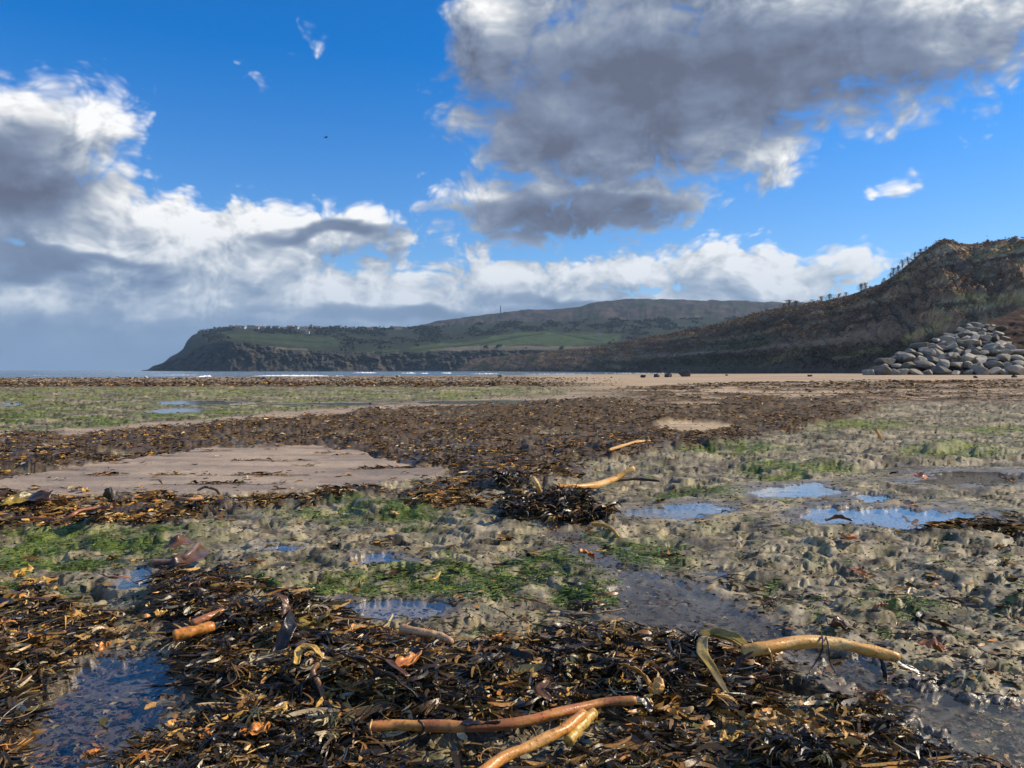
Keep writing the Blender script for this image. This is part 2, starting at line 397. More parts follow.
def build_ground():
    s = np.concatenate([np.arange(900, 412, -5), np.arange(412, 20, -.78)])
    t = 20.; far = []
    while t > 1.6: far.append(t); t *= .985
    while t > .26: far.append(t); t *= .88
    s = np.concatenate([s, far]); Yr = CAM_H*F/s
    cin = np.arange(-590, 590, 1.05); out = 590+np.cumsum(3*1.045**np.arange(60))
    cx = np.concatenate([-out[::-1], cin, out])/F
    Yg, Cg = np.meshgrid(Yr, cx, indexing='ij'); Xg = Yg*Cg
    sh = Xg.shape
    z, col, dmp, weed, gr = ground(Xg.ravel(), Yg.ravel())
    v = np.stack([Xg.ravel(), Yg.ravel(), z], -1)
    m, t, b = material('beach_rock_sand')
    at = t.node('ShaderNodeAttribute', attribute_name='Col'); dm = t.node('ShaderNodeAttribute', attribute_name='damp')
    geo = t.node('ShaderNodeNewGeometry'); pos = geo.outputs['Position']
    n1 = t.noise(pos, 38., 6, .65); n2 = t.noise(pos, 190., 3, .6); n3 = t.noise(pos, 5., 6, .7)
    f = t.m('MULTIPLY_ADD', n1, 1.25, .38); f = t.m('MULTIPLY', f, t.m('MULTIPLY_ADD', n2, .7, .66)); f = t.m('MULTIPLY', f, t.m('MULTIPLY_ADD', n3, .9, .55))
    cc = t.v('SCALE', at.outputs['Color']); t.set(cc.node.inputs['Scale'], f)
    n5 = t.noise(pos, 85., 3, .6); n6 = t.noise(pos, 11., 4, .6)
    cc = t.mix(t.m('MULTIPLY', t.map(n5, .60, .68), t.map(n6, .45, .60, 0., .55)), cc, rgb(.50, .46, .36))
    cc = t.mix(t.m('MULTIPLY', t.map(n5, .42, .34), t.map(n6, .58, .42, 0., .8)), cc, rgb(.030, .026, .018))
    t.set(b.inputs['Base Color'], cc)
    ro = t.m('SUBTRACT', .74, t.m('MULTIPLY', dm.outputs['Fac'], .44)); ro = t.m('MULTIPLY_ADD', t.m('SUBTRACT', n1, .5), .5, ro, clamp=True)
    t.set(b.inputs['Roughness'], ro); t.set(b.inputs['Specular IOR Level'], t.m('MULTIPLY_ADD', dm.outputs['Fac'], .5, .08))
    bp = t.node('ShaderNodeBump', {'Height': t.m('MULTIPLY_ADD', n2, .25, n1), 'Distance': .008, 'Strength': .5})
    vo = t.node('ShaderNodeTexVoronoi', {'Vector': pos, 'Scale': 55.})
    bp2 = t.node('ShaderNodeBump', {'Height': vo.outputs['Distance'], 'Distance': .004, 'Strength': .25, 'Normal': bp.outputs[0]})
    t.set(b.inputs['Normal'], bp2.outputs[0])
    o = new_mesh('ground', v, grid_faces(*sh), m, col, attrs={'damp': dmp})
    tag(o, kind='structure'); return o
build_ground()

# ------------------------------------------------------------------ water
def water_mat(name, tint, rough, bump, scale, stretch=(1, 1, 1), opaque=None):
    m = bpy.data.materials.new(name); m.use_nodes = True; t = NT(m.node_tree)
    for n in list(t.n): t.n.remove(n)
    out = t.node('ShaderNodeOutputMaterial')
    geo = t.node('ShaderNodeNewGeometry'); p = t.v('MULTIPLY', geo.outputs['Position'], stretch)
    n = t.noise(p, scale, 5, .6)
    bp = t.node('ShaderNodeBump', {'Height': n, 'Distance': bump, 'Strength': 1.})
    gl = t.node('ShaderNodeBsdfGlossy', {'Roughness': rough, 'Normal': bp.outputs[0], 'Color': rgb(1, 1, 1)})
    cs = t.m('ABSOLUTE', t.v('DOT_PRODUCT', geo.outputs['Incoming'], bp.outputs[0])); q1 = t.m('SUBTRACT', 1., cs, clamp=True)
    fr = t.m('MULTIPLY_ADD', t.m('POWER', q1, 5.), .98, .02, clamp=True)
    if opaque: base = t.node('ShaderNodeBsdfDiffuse', {'Color': rgb(*opaque)})
    else: base = t.node('ShaderNodeBsdfTransparent', {'Color': rgb(*tint)})
    mx = t.node('ShaderNodeMixShader', {0: fr, 1: base.outputs[0], 2: gl.outputs[0]})
    t.l.new(mx.outputs[0], out.inputs[0]); return m
WM = water_mat('pool_water', (.80,.78,.72), .02, .0009, 7.)
def build_pools():
    for i in range(len(POOLS)):
        k, e = POOLS[i]; lev = PLEV[i]
        if k == 'e': x0, x1, y0, y1 = e[0]-e[2]*1.9, e[0]+e[2]*1.9, e[1]-e[3]*1.9, e[1]+e[3]*1.9
        else:
            xs = [q[0] for q in e]; ys = [q[1] for q in e]; x0, x1, y0, y1 = min(xs)-30, max(xs)+30, min(ys)-30, max(ys)+30
        nx, ny = 60, 40
        gx, gy = np.meshgrid(np.linspace(x0, x1, nx), np.linspace(max(y0, HOR+8), y1, ny))
        s = gy-HOR; Y = (CAM_H-lev)*F/s; X = (gx-512)/F*Y
        # same warp as the ground uses
        qx = X/Y*9; qy = np.log(Y)*9
        wx = fbm(qx, qy, 5, 3, .6); wy = fbm(qx, qy, 5, 77, .6)
        r = pool_r(i, gx+wx*38, gy+wy*.085*(gy-HOR))
        fc = grid_faces(ny, nx)[:, ::-1]
        ok = r.ravel()[fc].min(1) < 1.42
        fc = fc[ok]
        used = np.unique(fc); re = np.zeros(nx*ny, int); re[used] = np.arange(len(used))
        v = np.stack([X.ravel(), Y.ravel(), np.full(X.size, lev)], -1)[used]
        if len(fc) == 0: continue
        o = new_mesh('water', v, re[fc], WM); tag(o, kind='structure')
build_pools()
SEA_Z = -1.0
def build_sea():
    m = water_mat('sea_water', (1, 1, 1), .12, .35, .35, (1, 1.6, 1), opaque=(.030,.075,.085))
    s = np.concatenate([np.arange(22, 1.0, -.5), [.8,.6,.45,.3,.24]]); Y = (CAM_H+1)*F/s
    cx = np.linspace(-3.5, 3.5, 120)
    Yg, Cg = np.meshgrid(Y, cx, indexing='ij')
    Xg = Yg*Cg
    Z = SEA_Z + .10*pn(Xg*.02, Yg*.09, 5)*ss(1200, 300, Yg)
    o = new_mesh('sea_water', np.stack([Xg.ravel(), Yg.ravel(), Z.ravel()], -1), grid_faces(*Xg.shape), m); tag(o, kind='structure')
    fm, t, b = material('surf_foam')
    b.inputs['Base Color'].default_value = rgb(.86, .88, .88); b.inputs['Roughness'].default_value = .8
    # breaking crests: low rounded ridges of foam
    V = []; Fc = []; base = 0
    for (xa, xb, py, hh) in ((196,214,376.5,.7),(256,330,375.6,.55),(290,332,375.9,.5),(332,346,376.2,.4),(352,376,372.9,.9),(400,416,373.2,.8),(420,428,373.4,.7),(440,452,373.2,.8),(470,500,373.8,.5),(330,430,376.6,.22),(250,300,377.,.25),(520,600,374.,.4),(600,690,373.2,.4),(150,200,374.8,.22),(20,60,375.2,.18)):
        D = 1.92*F/(py-HOR); n = 60
        for r_, (dy, dz) in enumerate(((-1.2, -.25), (-.5, .75), (.2, 1.), (1.2, .4), (3., -.3))):
            for k in range(n+1):
                u = k/n; px = xa+(xb-xa)*u
                w = math.sin(math.pi*u)**.4*(.7+.5*float(pn(np.array([px*.9]), np.array([py*7.]), 3)[0]))
                V.append(((px-512)/F*D, D+dy*1.6+math.sin(u*5+py)*3, SEA_Z-.12+(hh*dz*w if dz > 0 else dz)))
        Fc.append(grid_faces(5, n+1)+base); base += 5*(n+1)
    o = new_mesh('surf', V, np.concatenate(Fc), fm); tag(o, kind='stuff')
    o['label'] = 'white surf breaking along the shallow edge of the sea'
build_sea()

# ------------------------------------------------------------------ hills
def hill_mat(name, scale, bump, spec=.1):
    m, t, b = material(name)
    at = t.node('ShaderNodeAttribute', attribute_name='Col')
    geo = t.node('ShaderNodeNewGeometry'); pos = geo.outputs['Position']
    n1 = t.noise(pos, scale, 7, .7); n2 = t.noise(t.v('MULTIPLY', pos, (1., 1., .35)), scale*.22, 5, .65)
    f = t.m('MULTIPLY', t.m('MULTIPLY_ADD', n1, 1.7, .15), t.m('MULTIPLY_ADD', n2, 1.3, .35))
    cc = t.v('SCALE', at.outputs['Color']); t.set(cc.node.inputs['Scale'], f)
    t.set(b.inputs['Base Color'], cc); b.inputs['Roughness'].default_value = .95; b.inputs['Specular IOR Level'].default_value = spec
    bp = t.node('ShaderNodeBump', {'Height': n1, 'Distance': bump, 'Strength': .8}); t.set(b.inputs['Normal'], bp.outputs[0])
    return m
c3 = lambda *v: np.array(v, np.float32)
def mixc(a, b, t): return a+(b-a)*np.asarray(t)[..., None]
# right-hand coastal slope
S1B = ([440,540,620,700,800,880,940,1024,1200,1500], [1500,1000,700,480,300,215,165,128,105,95])
S1C = ([430,480,520,560,600,640,670,700,730,756,775,800,830,850,880,895,905,920,935,945,960,1000,1024,1100,1500],
       [362,358,355,351,346,338,333,328,321,313,308.5,305,300,295,284,275,267,254,244,241.5,244.5,242.5,240,235,225])
def s1_surface(px, v):
    """px direction, v 0 base .. 1 crest .. 1.4 behind"""
    Db = np.interp(px, *S1B); Dc = Db*1.10+85*ss(430, 620, px)+10
    cy = np.interp(px, *S1C)
    ybase = np.where(px > 900, 376.5, 373.8)
    D = Db+(Dc-Db)*v
    vv = np.clip(v, 0, 1)
    # lower slump terrace then a steeper upper face on the right
    ter = ss(860, 960, px)
    prof1 = vv**.78
    prof2 = np.interp(vv, [0,.15,.42,.55,.66,.78,.9,1.], [0,.16,.50,.56,.66,.84,.95,1.])
    prof = lerp(prof1, prof2, ter)
    zc = CAM_H+(HOR-cy)/F*Dc; zb = CAM_H+(HOR-ybase)/F*Db
    X = (px-512)/F*D
    z = zb+(zc-zb)*prof
    z = z-np.maximum(v-1, 0)*(-2)*1.0
    k = np.sin(np.clip(vv, 0, 1)*np.pi)**.6
    sc = np.clip(Db/250, .6, 3)
    g = fbm(px/26.+v*1.3, v*3.2+px/60, 4, 201, .5)              # gullies running down
    n = fbm(X/14/sc, D/14/sc, 5, 202, .6)
    z = z + k*(zc-zb)*(.19*g+.15*n)
    z = z + (v > .95)*(.25*pn(X/3, D/3, 204)*sc)*(v < 1.05)
    D2 = D+k*(9*sc*g+6*sc*n)
    X2 = (px-512)/F*D2
    return X2, D2, z, g, n
def s1_color(px, v, X, D, z, g, n):
    py = HOR+F*(CAM_H-z)/D
    n2 = fbm(X/9, z/5, 5, 210, .65); n3 = fbm(X/30, z/12, 4, 211, .6); n4 = fbm(X/16, z/2.5, 4, 212, .6)
    col = mixc(c3(.14,.088,.058), c3(.29,.195,.115), ss(-.3, .3, n2))
    col = mixc(col, c3(.085,.088,.038), ss(.0, .3, n3)*.8)
    col = mixc(col, c3(.48,.37,.18), ss(.12, .34, n4+.25*n2)*ss(.12, .3, v)*lerp(.35, 1., ss(860, 980, px)))
    up = ss(275, 258, py)*ss(900, 940, px)*ss(240, 250, py)
    col = mixc(col, c3(.55,.43,.26), ss(.05, .25, fbm(X/9, z/1.1, 4, 215, .6))*up*.9)
    # two pale grassy tongues on the slope
    for (ax, ay, bx, by, w) in ((905,340,950,318,4),(835,358,880,350,2.5),(960,296,1024,300,4),(760,366,800,352,2.)):
        t = np.clip(((px-ax)*(bx-ax)+(py-ay)*(by-ay))/((bx-ax)**2+(by-ay)**2), 0, 1)
        d = np.hypot(px-ax-t*(bx-ax), py-ay-t*(by-ay))+4*n2
        col = mixc(col, c3(.46,.35,.14), ss(w*1.8, w*.3, d+3*n4)*.85*ss(-.4, .1, n4+.5*n2))
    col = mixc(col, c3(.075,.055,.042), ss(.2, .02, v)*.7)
    return col
def build_s1():
    px = np.linspace(432, 1500, 900); v = np.concatenate([np.linspace(-.04, 1, 240), [1.03,1.1,1.25,1.6,2.4,3.5]])
    V, Pp = np.meshgrid(v, px, indexing='ij')
    X, D, z, g, n = s1_surface(Pp, V)
    col = s1_color(Pp, V, X, D, z, g, n)
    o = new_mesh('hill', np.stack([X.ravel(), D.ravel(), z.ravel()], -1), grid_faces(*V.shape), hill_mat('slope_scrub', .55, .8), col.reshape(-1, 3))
    tag(o, kind='structure')
build_s1()
def ribbons(pos, head, length, width, pitch, curve, roll, segs=4, lift=None, taper=.55):
    """many curved strips at once: pos (N,3); returns verts, faces (quads)"""
    N = len(pos); s = segs+1
    t = np.linspace(0, 1, s)[None, :]
    hd = head[:, None]+curve[:, None]*(t-.5)
    pt = pitch[:, None]*(1-1.9*t) if lift is None else pitch[:, None]+lift[:, None]*(t-.5)
    dx = np.cos(hd)*np.cos(pt); dy = np.sin(hd)*np.cos(pt); dz = np.sin(pt)
    step = (length/segs)[:, None]
    def cum(a): c = np.cumsum(a*step, 1); return c-c[:, s//2:s//2+1]
    cx, cy, cz = cum(dx), cum(dy), cum(dz)
    w = width[:, None]*(taper+(1-taper)*np.sin(np.pi*(t*.85+.1)))*.5
    w = w*np.where((t == 0) | (t == 1), .45, 1.)
    rl = roll[:, None]*(1+.8*(t-.5))
    # side vector horizontal perpendicular rotated by roll
    sx, sy = -np.sin(hd), np.cos(hd)
    ux, uy, uz = -np.cos(hd)*np.sin(pt), -np.sin(hd)*np.sin(pt), np.cos(pt)
    cr, sr = np.cos(rl), np.sin(rl)
    wx, wy, wz = sx*cr+ux*sr, sy*cr+uy*sr, uz*sr
    P = np.stack([cx, cy, cz], -1)+pos[:, None, :]
    Wv = np.stack([wx*w, wy*w, wz*w], -1)
    v = np.stack([P-Wv, P+Wv], 2).reshape(N, s*2, 3)
    base = (np.arange(N)*s*2)[:, None, None]
    q = np.array([[2*i, 2*i+1, 2*i+3, 2*i+2] for i in range(segs)])[None]
    return v.reshape(-1, 3), (base+q).reshape(-1, 4), s*2
def leafmat(name, rough=.45, spec=.4, trans=.0):
    m, t, b = material(name)
    at = t.node('ShaderNodeAttribute', attribute_name='Col')
    geo = t.node('ShaderNodeNewGeometry'); n = t.noise(geo.outputs['Position'], 120., 3, .6)
    cc = t.v('SCALE', at.outputs['Color']); t.set(cc.node.inputs['Scale'], t.m('MULTIPLY_ADD', n, 1.3, .35))
    t.set(b.inputs['Base Color'], cc)
    b.inputs['Roughness'].default_value = rough; b.inputs['Specular IOR Level'].default_value = spec
    bp = t.node('ShaderNodeBump', {'Height': n, 'Distance': .002, 'Strength': .5}); t.set(b.inputs['Normal'], bp.outputs[0])
    return m
def build_scrub():
    N = 34000
    px = RNG.uniform(440, 1150, N*2); v = RNG.uniform(.02, 1.0, N*2)
    X, D, z, g, n = s1_surface(px, v)
    k = fbm(X/11, z/5, 3, 301)+RNG.uniform(-.35, .35, N*2)
    sel = np.where(k > -.15)[0][:N]
    X, D, z, px, v = X[sel], D[sel], z[sel], px[sel], v[sel]; N = len(sel)
    size = np.clip(D/F*RNG.uniform(1.5, 4.5, N), .35, 2.6)*np.where(v > .96, .6, 1.)
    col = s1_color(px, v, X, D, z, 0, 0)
    K = 4
    idx = np.repeat(np.arange(N), K); M = len(idx)
    pos = np.stack([X[idx], D[idx], z[idx]+.2*size[idx]], -1)+RNG.normal(0, .28, (M, 3))*size[idx, None]
    vv, ff, per = ribbons(pos, RNG.uniform(0, 6.28, M), size[idx]*RNG.uniform(.5, 1., M), size[idx]*RNG.uniform(.15, .4, M), RNG.uniform(-.2, 1.3, M), RNG.uniform(-1, 1, M), RNG.uniform(0, 6.28, M), 2)
    tint = np.stack([RNG.uniform(.6, 1.25, N)]*3, -1)*c3(1.02, 1., .95)
    cc = (col*tint)[idx]
    cc = np.repeat(cc, per, 0)
    o = new_mesh('scrub', vv, ff, leafmat('scrub_twigs', .9, .1), cc, smooth=False)
    tag(o, 'brown winter scrub and rough grass covering the coastal slope', kind='stuff')
build_scrub()
# far headland
S2B = ([140,150,200,230,300,400,520,640,800], [1700,1640,1480,1400,1420,1480,1420,1350,1300])
S2T = ([140,150,160,175,190,205,225,250,290,340,430,520,600,800], [371.3,369.8,364,358,352,345,341,343,350,352,351,349.5,352,352])
S2C = ([140,148,153,163,170,178,183,187,192,200,215,235,260,300,400,440,470,500,600,800], [371.3,369.8,366,363.5,357,353,349,341,335.5,332,329.5,327.5,328.5,328,328.5,327,325,323,320,318])
def s2_surface(px, v):
    Db = np.interp(px, *S2B); ty = np.interp(px, *S2T); cy = np.interp(px, *S2C)
    n = fbm(px/16, v*2, 5, 401, .6); n2 = fbm(px/5, v*4., 4, 402, .6)
    vc = np.clip(v, 0, 1)
    D1 = Db+60*vc+ (46*n+26*n2)*np.sin(np.pi*np.clip(vc, 0, 1)*.9+.1)
    zb = SEA_Z-1; zt = CAM_H+(HOR-ty)/F*(Db+60)
    zz = zb+(zt-zb)*vc**.8
    Dk = Db+620; u = np.clip(v-1, 0, 1)
    zk = CAM_H+(HOR-cy)/F*Dk
    D = np.where(v <= 1, D1, Db+60+560*u)
    z = np.where(v <= 1, zz, zt+(zk-zt)*u**.9+4.*fbm(px/22, u*4, 3, 403)*np.sin(np.pi*u))
    z = np.where(v > 2, zk-(v-2)*60, z); D = np.where(v > 2, Dk+(v-2)*500, D)
    return (px-512)/F*D, D, z
FA = [(362,353.5),(400,349),(440,344),(478,339),(500,335),(530,331.5),(620,334),(620,343),(560,346),(520,344),(450,350),(410,353)]
FB = [(218,333),(245,333.5),(290,335),(335,338),(338,346),(300,347),(262,342),(230,338)]
FT = [(425,350),(450,346.5),(520,345.5),(560,346.5),(610,346),(610,348.5),(540,350),(450,351)]
def s2_color(px, v, X, D, z):
    py = HOR+F*(CAM_H-z)/D
    n = fbm(px/11, py/3, 4, 410, .6); n2 = fbm(px/30, py/7, 3, 411)
    col = mixc(c3(.038,.036,.032), c3(.080,.070,.054), ss(-.3, .3, n))
    col = mixc(col, c3(.030,.040,.018), ss(.9, 1.05, v)*.8)
    col = mixc(col, c3(.095,.082,.06), ss(1., .8, v)*ss(0, .3, n2)*.5)
    col = mixc(col, c3(.062,.068,.034), ss(1.02, .8, v)*ss(355, 350, py+2*n)*ss(300,340,px)*.8)
    col = mixc(col, c3(.070,.100,.034), soft(sdf(px, py, FA, 2.)+6*n2, 1.2))
    col = mixc(col, c3(.055,.078,.028), soft(sdf(px, py, FB, 2.)+5*n, 1.5)*.85)
    col = mixc(col, c3(.19,.16,.11), soft(sdf(px, py, FT, 3.)+4*n, 1.2)*.8)
    col = mixc(col, c3(.19,.16,.11), soft(sdf(px, py, [(262,346),(285,348),(306,348),(306,350.5),(280,349.5)], 3.)+4*n, 1.)*.8)
    # hedges between fields
    for (ax, ay, bx, by) in ((455,347,500,340),(500,340,545,333),(390,352,470,345),(560,334,600,341),(240,337,330,343),(480,345,520,336)):
        t = np.clip(((px-ax)*(bx-ax)+(py-ay)*(by-ay)*9)/((bx-ax)**2+9*(by-ay)**2), 0, 1)
        d = np.hypot(px-ax-t*(bx-ax), 3*(py-ay-t*(by-ay)))
        col = mixc(col, c3(.02,.026,.012), ss(2.2, 1., d)*.8)
    return col*.82
def build_s2():
    px = np.linspace(141, 800, 720); v = np.concatenate([np.linspace(0, 1, 70), np.linspace(1.015, 2, 90), [2.1,2.5,3]])
    V, Pp = np.meshgrid(v, px, indexing='ij')
    X, D, z = s2_surface(Pp, V)
    o = new_mesh('headland', np.stack([X.ravel(), D.ravel(), z.ravel()], -1), grid_faces(*V.shape), hill_mat('headland_turf', .06, 5.), s2_color(Pp, V, X, D, z).reshape(-1, 3))
    tag(o, kind='structure')
    # far moor
    px = np.linspace(330, 1000, 600); v = np.linspace(0, 1.4, 90)
    V, Pp = np.meshgrid(v, px, indexing='ij')
    cy = np.interp(Pp, [330,380,420,440,480,520,560,580,590,605,640,700,775,850,1000], [334,331,327,322,317,312.6,311,309,306,303,301.5,302.3,304.3,306,310])
    D = 1900+1000*V; vc = np.clip(V, 0, 1)
    zc = CAM_H+(HOR-cy)/F*2900; zb = 20.
    n = fbm(Pp/24, V*3, 5, 420, .6)
    z = zb+(zc-zb)*np.sin(vc*np.pi/2)**.9 + 16*n*np.sin(np.pi*vc)
    X = (Pp-512)/F*D; py = HOR+F*(CAM_H-z)/D
    n1 = fbm(Pp/14, py/3.5, 4, 421, .6)
    col = mixc(c3(.035,.030,.026), c3(.075,.055,.045), ss(-.3, .35, n1))
    col = mixc(col, c3(.03,.036,.018), ss(.0, .3, fbm(Pp/30, py/5, 3, 422)))
    col = mixc(col, c3(.16,.12,.09), ss(.33, .5, fbm(Pp/5, py/1.4, 3, 423))*ss(314, 320, py)*.6)
    col = mixc(col, c3(.065,.1,.03), soft(sdf(Pp, py, [(600,333),(650,327),(700,328),(690,335),(640,340),(600,341)], 2.)+9*n1, 2.)*.7)
    o = new_mesh('moor', np.stack([X.ravel(), D.ravel(), z.ravel()], -1), grid_faces(*V.shape), hill_mat('moor_heather', .04, 6.), col.reshape(-1, 3))
    tag(o, kind='structure')
    # woods and hedgerow trees far off
    N = 2200
    ppx = RNG.uniform(195, 780, N*3); vv = 1+RNG.uniform(0, 1, N*3)**.6
    Xs, Ds, zs = s2_surface(ppx, vv); pys = HOR+F*(CAM_H-zs)/Ds
    k = fbm(ppx/26, pys/5, 3, 430)+ (vv > 1.93)*.25*(ppx < 450)
    bad = (sdf(ppx, pys, FA, 2.) < 1.5) | (sdf(ppx, pys, FB, 2.) < 1.5)
    sel = np.where((k > .06) & ~bad)[0][:N]; n_ = len(sel)
    K = 5; idx = np.repeat(sel, K); M = len(idx)
    sz = RNG.uniform(4, 9, n_); szr = np.repeat(sz, K)
    pos = np.stack([Xs[idx], Ds[idx], zs[idx]+szr*.35], -1)+RNG.normal(0, .3, (M, 3))*szr[:, None]*c3(1.3, 1, .6)
    rv, rf, per = ribbons(pos, RNG.uniform(0, 6.28, M), szr*.8, szr*.55, RNG.uniform(-.5, 1.2, M), RNG.uniform(-1, 1, M), RNG.uniform(0, 6.28, M), 2)
    cc = np.repeat(c3(.026,.030,.017)*RNG.uniform(.6, 1.6, n_)[:, None], K*per, 0)
    o = new_mesh('woodland', rv, rf, leafmat('far_trees', .9, .1), cc, smooth=False)
    tag(o, 'dark far-off woods and hedgerows on top of the headland', kind='stuff')
build_s2()
#MORE<
# ------------------------------------------------------------------ seaweed, as one mass
WEED_M = leafmat('seaweed', .36, .42)
PAL = np.array([(.012,.009,.006),(.024,.016,.008),(.044,.029,.013),(.075,.045,.018),(.12,.062,.020),(.19,.095,.027),(.30,.17,.045),(.42,.24,.06),(.46,.36,.20),(.50,.22,.05),(.09,.085,.035),(.30,.26,.20)], np.float32)
def pick(n, p):
    p = np.array(p, float); p /= p.sum()
    i = RNG.choice(len(PAL), n, p=p)
    return PAL[i]*RNG.uniform(.65, 1.45, (n, 1)).astype(np.float32)
P_NEAR = (20,20,16,10,7,5,5,4,3,1.2,5,2); P_BELT = (14,11,9,10,14,15,12,8,6,4,2,4)
def scatter(N, x0, x1, y0, y1, thr=.25, power=1.):
    px = RNG.uniform(x0, x1, N); py = HOR+(y0-HOR)+(y1-y0)*RNG.uniform(0, 1, N)**power
    X, Y = ground_at(px, py, 0.)
    for _ in range(3):
        D = (CAM_H-z0(X, Y))*F/(py-HOR); X = (px-512)/F*D; Y = D
    z, col, dmp, weed, green = ground(X, Y)
    return X, Y, z, weed, green, py
def pickc(X, Y, pale=.30, k0=-.09):
    n = len(X); a = pick(n, P_NEAR); b = pick(n, (2,3,4,7,9,11,20,20,7,7,4,5))
    k = fbm(X*5.5, Y*5.5, 3, 520)+RNG.uniform(-.22, .22, n) > pale+k0
    return np.where(k[:, None], b, a).astype(np.float32)
def put(X, Y, z, L, Wd, pit, cur, roll, segs, cols, lift=None, head=None, taper=.55):
    N = len(X)
    hd = RNG.uniform(0, 2*np.pi, N) if head is None else head
    v, f, per = ribbons(np.stack([X, Y, z], -1), hd, L, Wd, pit, cur, roll, segs, lift, taper)
    return v, f, np.repeat(cols, per, 0)
def join(parts):
    V, Fc, Cc, b = [], [], [], 0
    for v, f, c in parts: V.append(v); Fc.append(f+b); Cc.append(c); b += len(v)
    return np.concatenate(V), np.concatenate(Fc), np.concatenate(Cc)
def build_weed():
    U = RNG.uniform
    parts = []
    # near piles: straps, curled blades and scraps
    X, Y, z, w, g, py = scatter(230000, -240, 1264, 572, 860)
    s = np.where(U(0, 1, len(X)) < np.clip(w*1.05-.12, 0, 1))[0]
    cl_ = fbm(X[s]*7, Y[s]*7, 3, 511); s = s[(RNG.uniform(-.5, .5, len(s)) < .25+cl_)][:125000]; n = len(s); a = w[s]
    z = np.where((z < -.012) & (U(0, 1, len(z)) < .6), -.011, z)
    k = 20000
    tX, tY, tz, tw, tg, tp = scatter(9000, -200, 1224, 572, 850)
    e = np.where((U(0, 1, len(tX)) < np.clip(tw-.3, 0, 1)) & (fbm(tX*4, tY*4, 3, 540) > -.12))[0][:1300]; K = 16; e = np.repeat(e, K); m_ = len(e)
    an = U(0, 6.28, m_); L = U(.03, .10, m_); up_ = U(.004, .05, m_//K).repeat(K)
    tc = pick(m_//K, P_NEAR).repeat(K, 0)*U(.7, 1.4, (m_, 1)).astype(np.float32)
    parts.append(put(tX[e]+np.cos(an)*L*.45, tY[e]+np.sin(an)*L*.45, tz[e]+up_+L*.05, L, U(.003, .009, m_), U(-.3, .9, m_), U(-1.8, 1.8, m_), U(-1.2, 1.2, m_), 5, tc, lift=-U(.6, 2.4, m_), head=an, taper=.7))
    tX, tY, tz, tw, tg, tp = scatter(1400, 496, 614, 486, 530)
    e = np.where(U(0, 1, len(tX)) < np.clip(tw-.3, 0, 1))[0][:230]; e = np.repeat(e, 14); m_ = len(e); an = U(0, 6.28, m_); L = U(.05, .14, m_)
    parts.append(put(tX[e]+np.cos(an)*L*.45, tY[e]+np.sin(an)*L*.45, tz[e]+U(.0, .05, m_)+L*.12, L, U(.006, .016, m_), U(-.3, .9, m_), U(-1.8, 1.8, m_), U(-1.2, 1.2, m_), 4, pick(m_, P_NEAR), lift=-U(.6, 2.4, m_), head=an, taper=.7))
    s0 = s[RNG.permutation(len(s))]; q = s0[:5200]; m_ = len(q)
    L = U(.09, .27, m_); parts.append(put(X[q], Y[q], z[q]+U(.008, .035, m_), L, U(.004, .013, m_), U(-.22, .32, m_), U(-4.5, 4.5, m_), U(-2.2, 2.2, m_), 12, pickc(X[q], Y[q], .32), taper=.8))
    q = s0[5200:10400]; m_ = len(q)
    L = U(.08, .26, m_); parts.append(put(X[q], Y[q], z[q]+U(.008, .04, m_), L, U(.0015, .004, m_), U(-.4, .6, m_), U(-5.5, 5.5, m_), U(-2, 2, m_), 12, pickc(X[q], Y[q], .28), taper=.9))
    q = s0[10400:11700]; m_ = len(q)
    L = U(.06, .17, m_); parts.append(put(X[q], Y[q], z[q]+U(.012, .04, m_), L, U(.012, .030, m_), U(-.4, .7, m_), U(-2.2, 2.2, m_), U(-1.4, 1.4, m_), 9, pickc(X[q], Y[q], .34), taper=.5))
    gp = [(25,592,30,12),(70,622,40,22),(20,640,25,14),(270,735,60,24),(225,715,30,16),(300,640,35,14),(410,660,40,22),(640,705,50,12),(690,722,60,18),(850,706,40,14),(780,740,70,20),(540,690,60,14),(120,625,20,10),(600,660,60,16)]
    gx = np.concatenate([RNG.normal(a, w_*.7, int(w_*4.5)) for a, b_, w_, h_ in gp]); gy = np.concatenate([RNG.normal(b_, h_*.7, int(w_*4.5)) for a, b_, w_, h_ in gp])
    gX, gY = ground_at(gx, gy, .03); gz_ = ground(gX, gY, False); kk = (gz_ > -.008); gX, gY, gz_ = gX[kk], gY[kk], gz_[kk]; m_ = len(gX)
    L = U(.015, .060, m_); parts.append(put(gX, gY, gz_+U(.015, .045, m_), L, L*U(.10, .40, m_), U(-.7, 1.1, m_), U(-3.6, 3.6, m_), U(-1.6, 1.6, m_), 5, pick(m_, (0,0,1,3,5,10,24,28,8,9,2,4)), taper=.5))
    L = U(.04, .15, k); parts.append(put(X[s[:k]], Y[s[:k]], z[s[:k]]+U(.002, .034, k), L, L*U(.03, .085, k), U(-.7, 1.0, k), U(-4.0, 4.0, k), U(-1.6, 1.6, k), 7, pickc(X[s[:k]], Y[s[:k]]), taper=.85))
    q = s[k:k+12000]; k2 = len(q)
    L = U(.02, .06, k2); parts.append(put(X[q], Y[q], z[q]+U(.002, .026, k2), L, L*U(.2, .5, k2), U(-.7, 1.1, k2), U(-2.6, 2.6, k2), U(-2.4, 2.4, k2), 4, pickc(X[q], Y[q], .22), taper=.6))
    q = s[k+12000:]; k3 = len(q)
    L = U(.018, .075, k3); parts.append(put(X[q], Y[q], z[q]+U(.0, .022, k3), L, U(.0018, .006, k3), U(-.9, 1.2, k3), U(-2.5, 2.5, k3), U(-1.5, 1.5, k3), 4, pickc(X[q], Y[q], .35)))
    # straggling scraps on the mud between the piles
    X, Y, z, w, g, py = scatter(5200, -150, 1174, 470, 860)
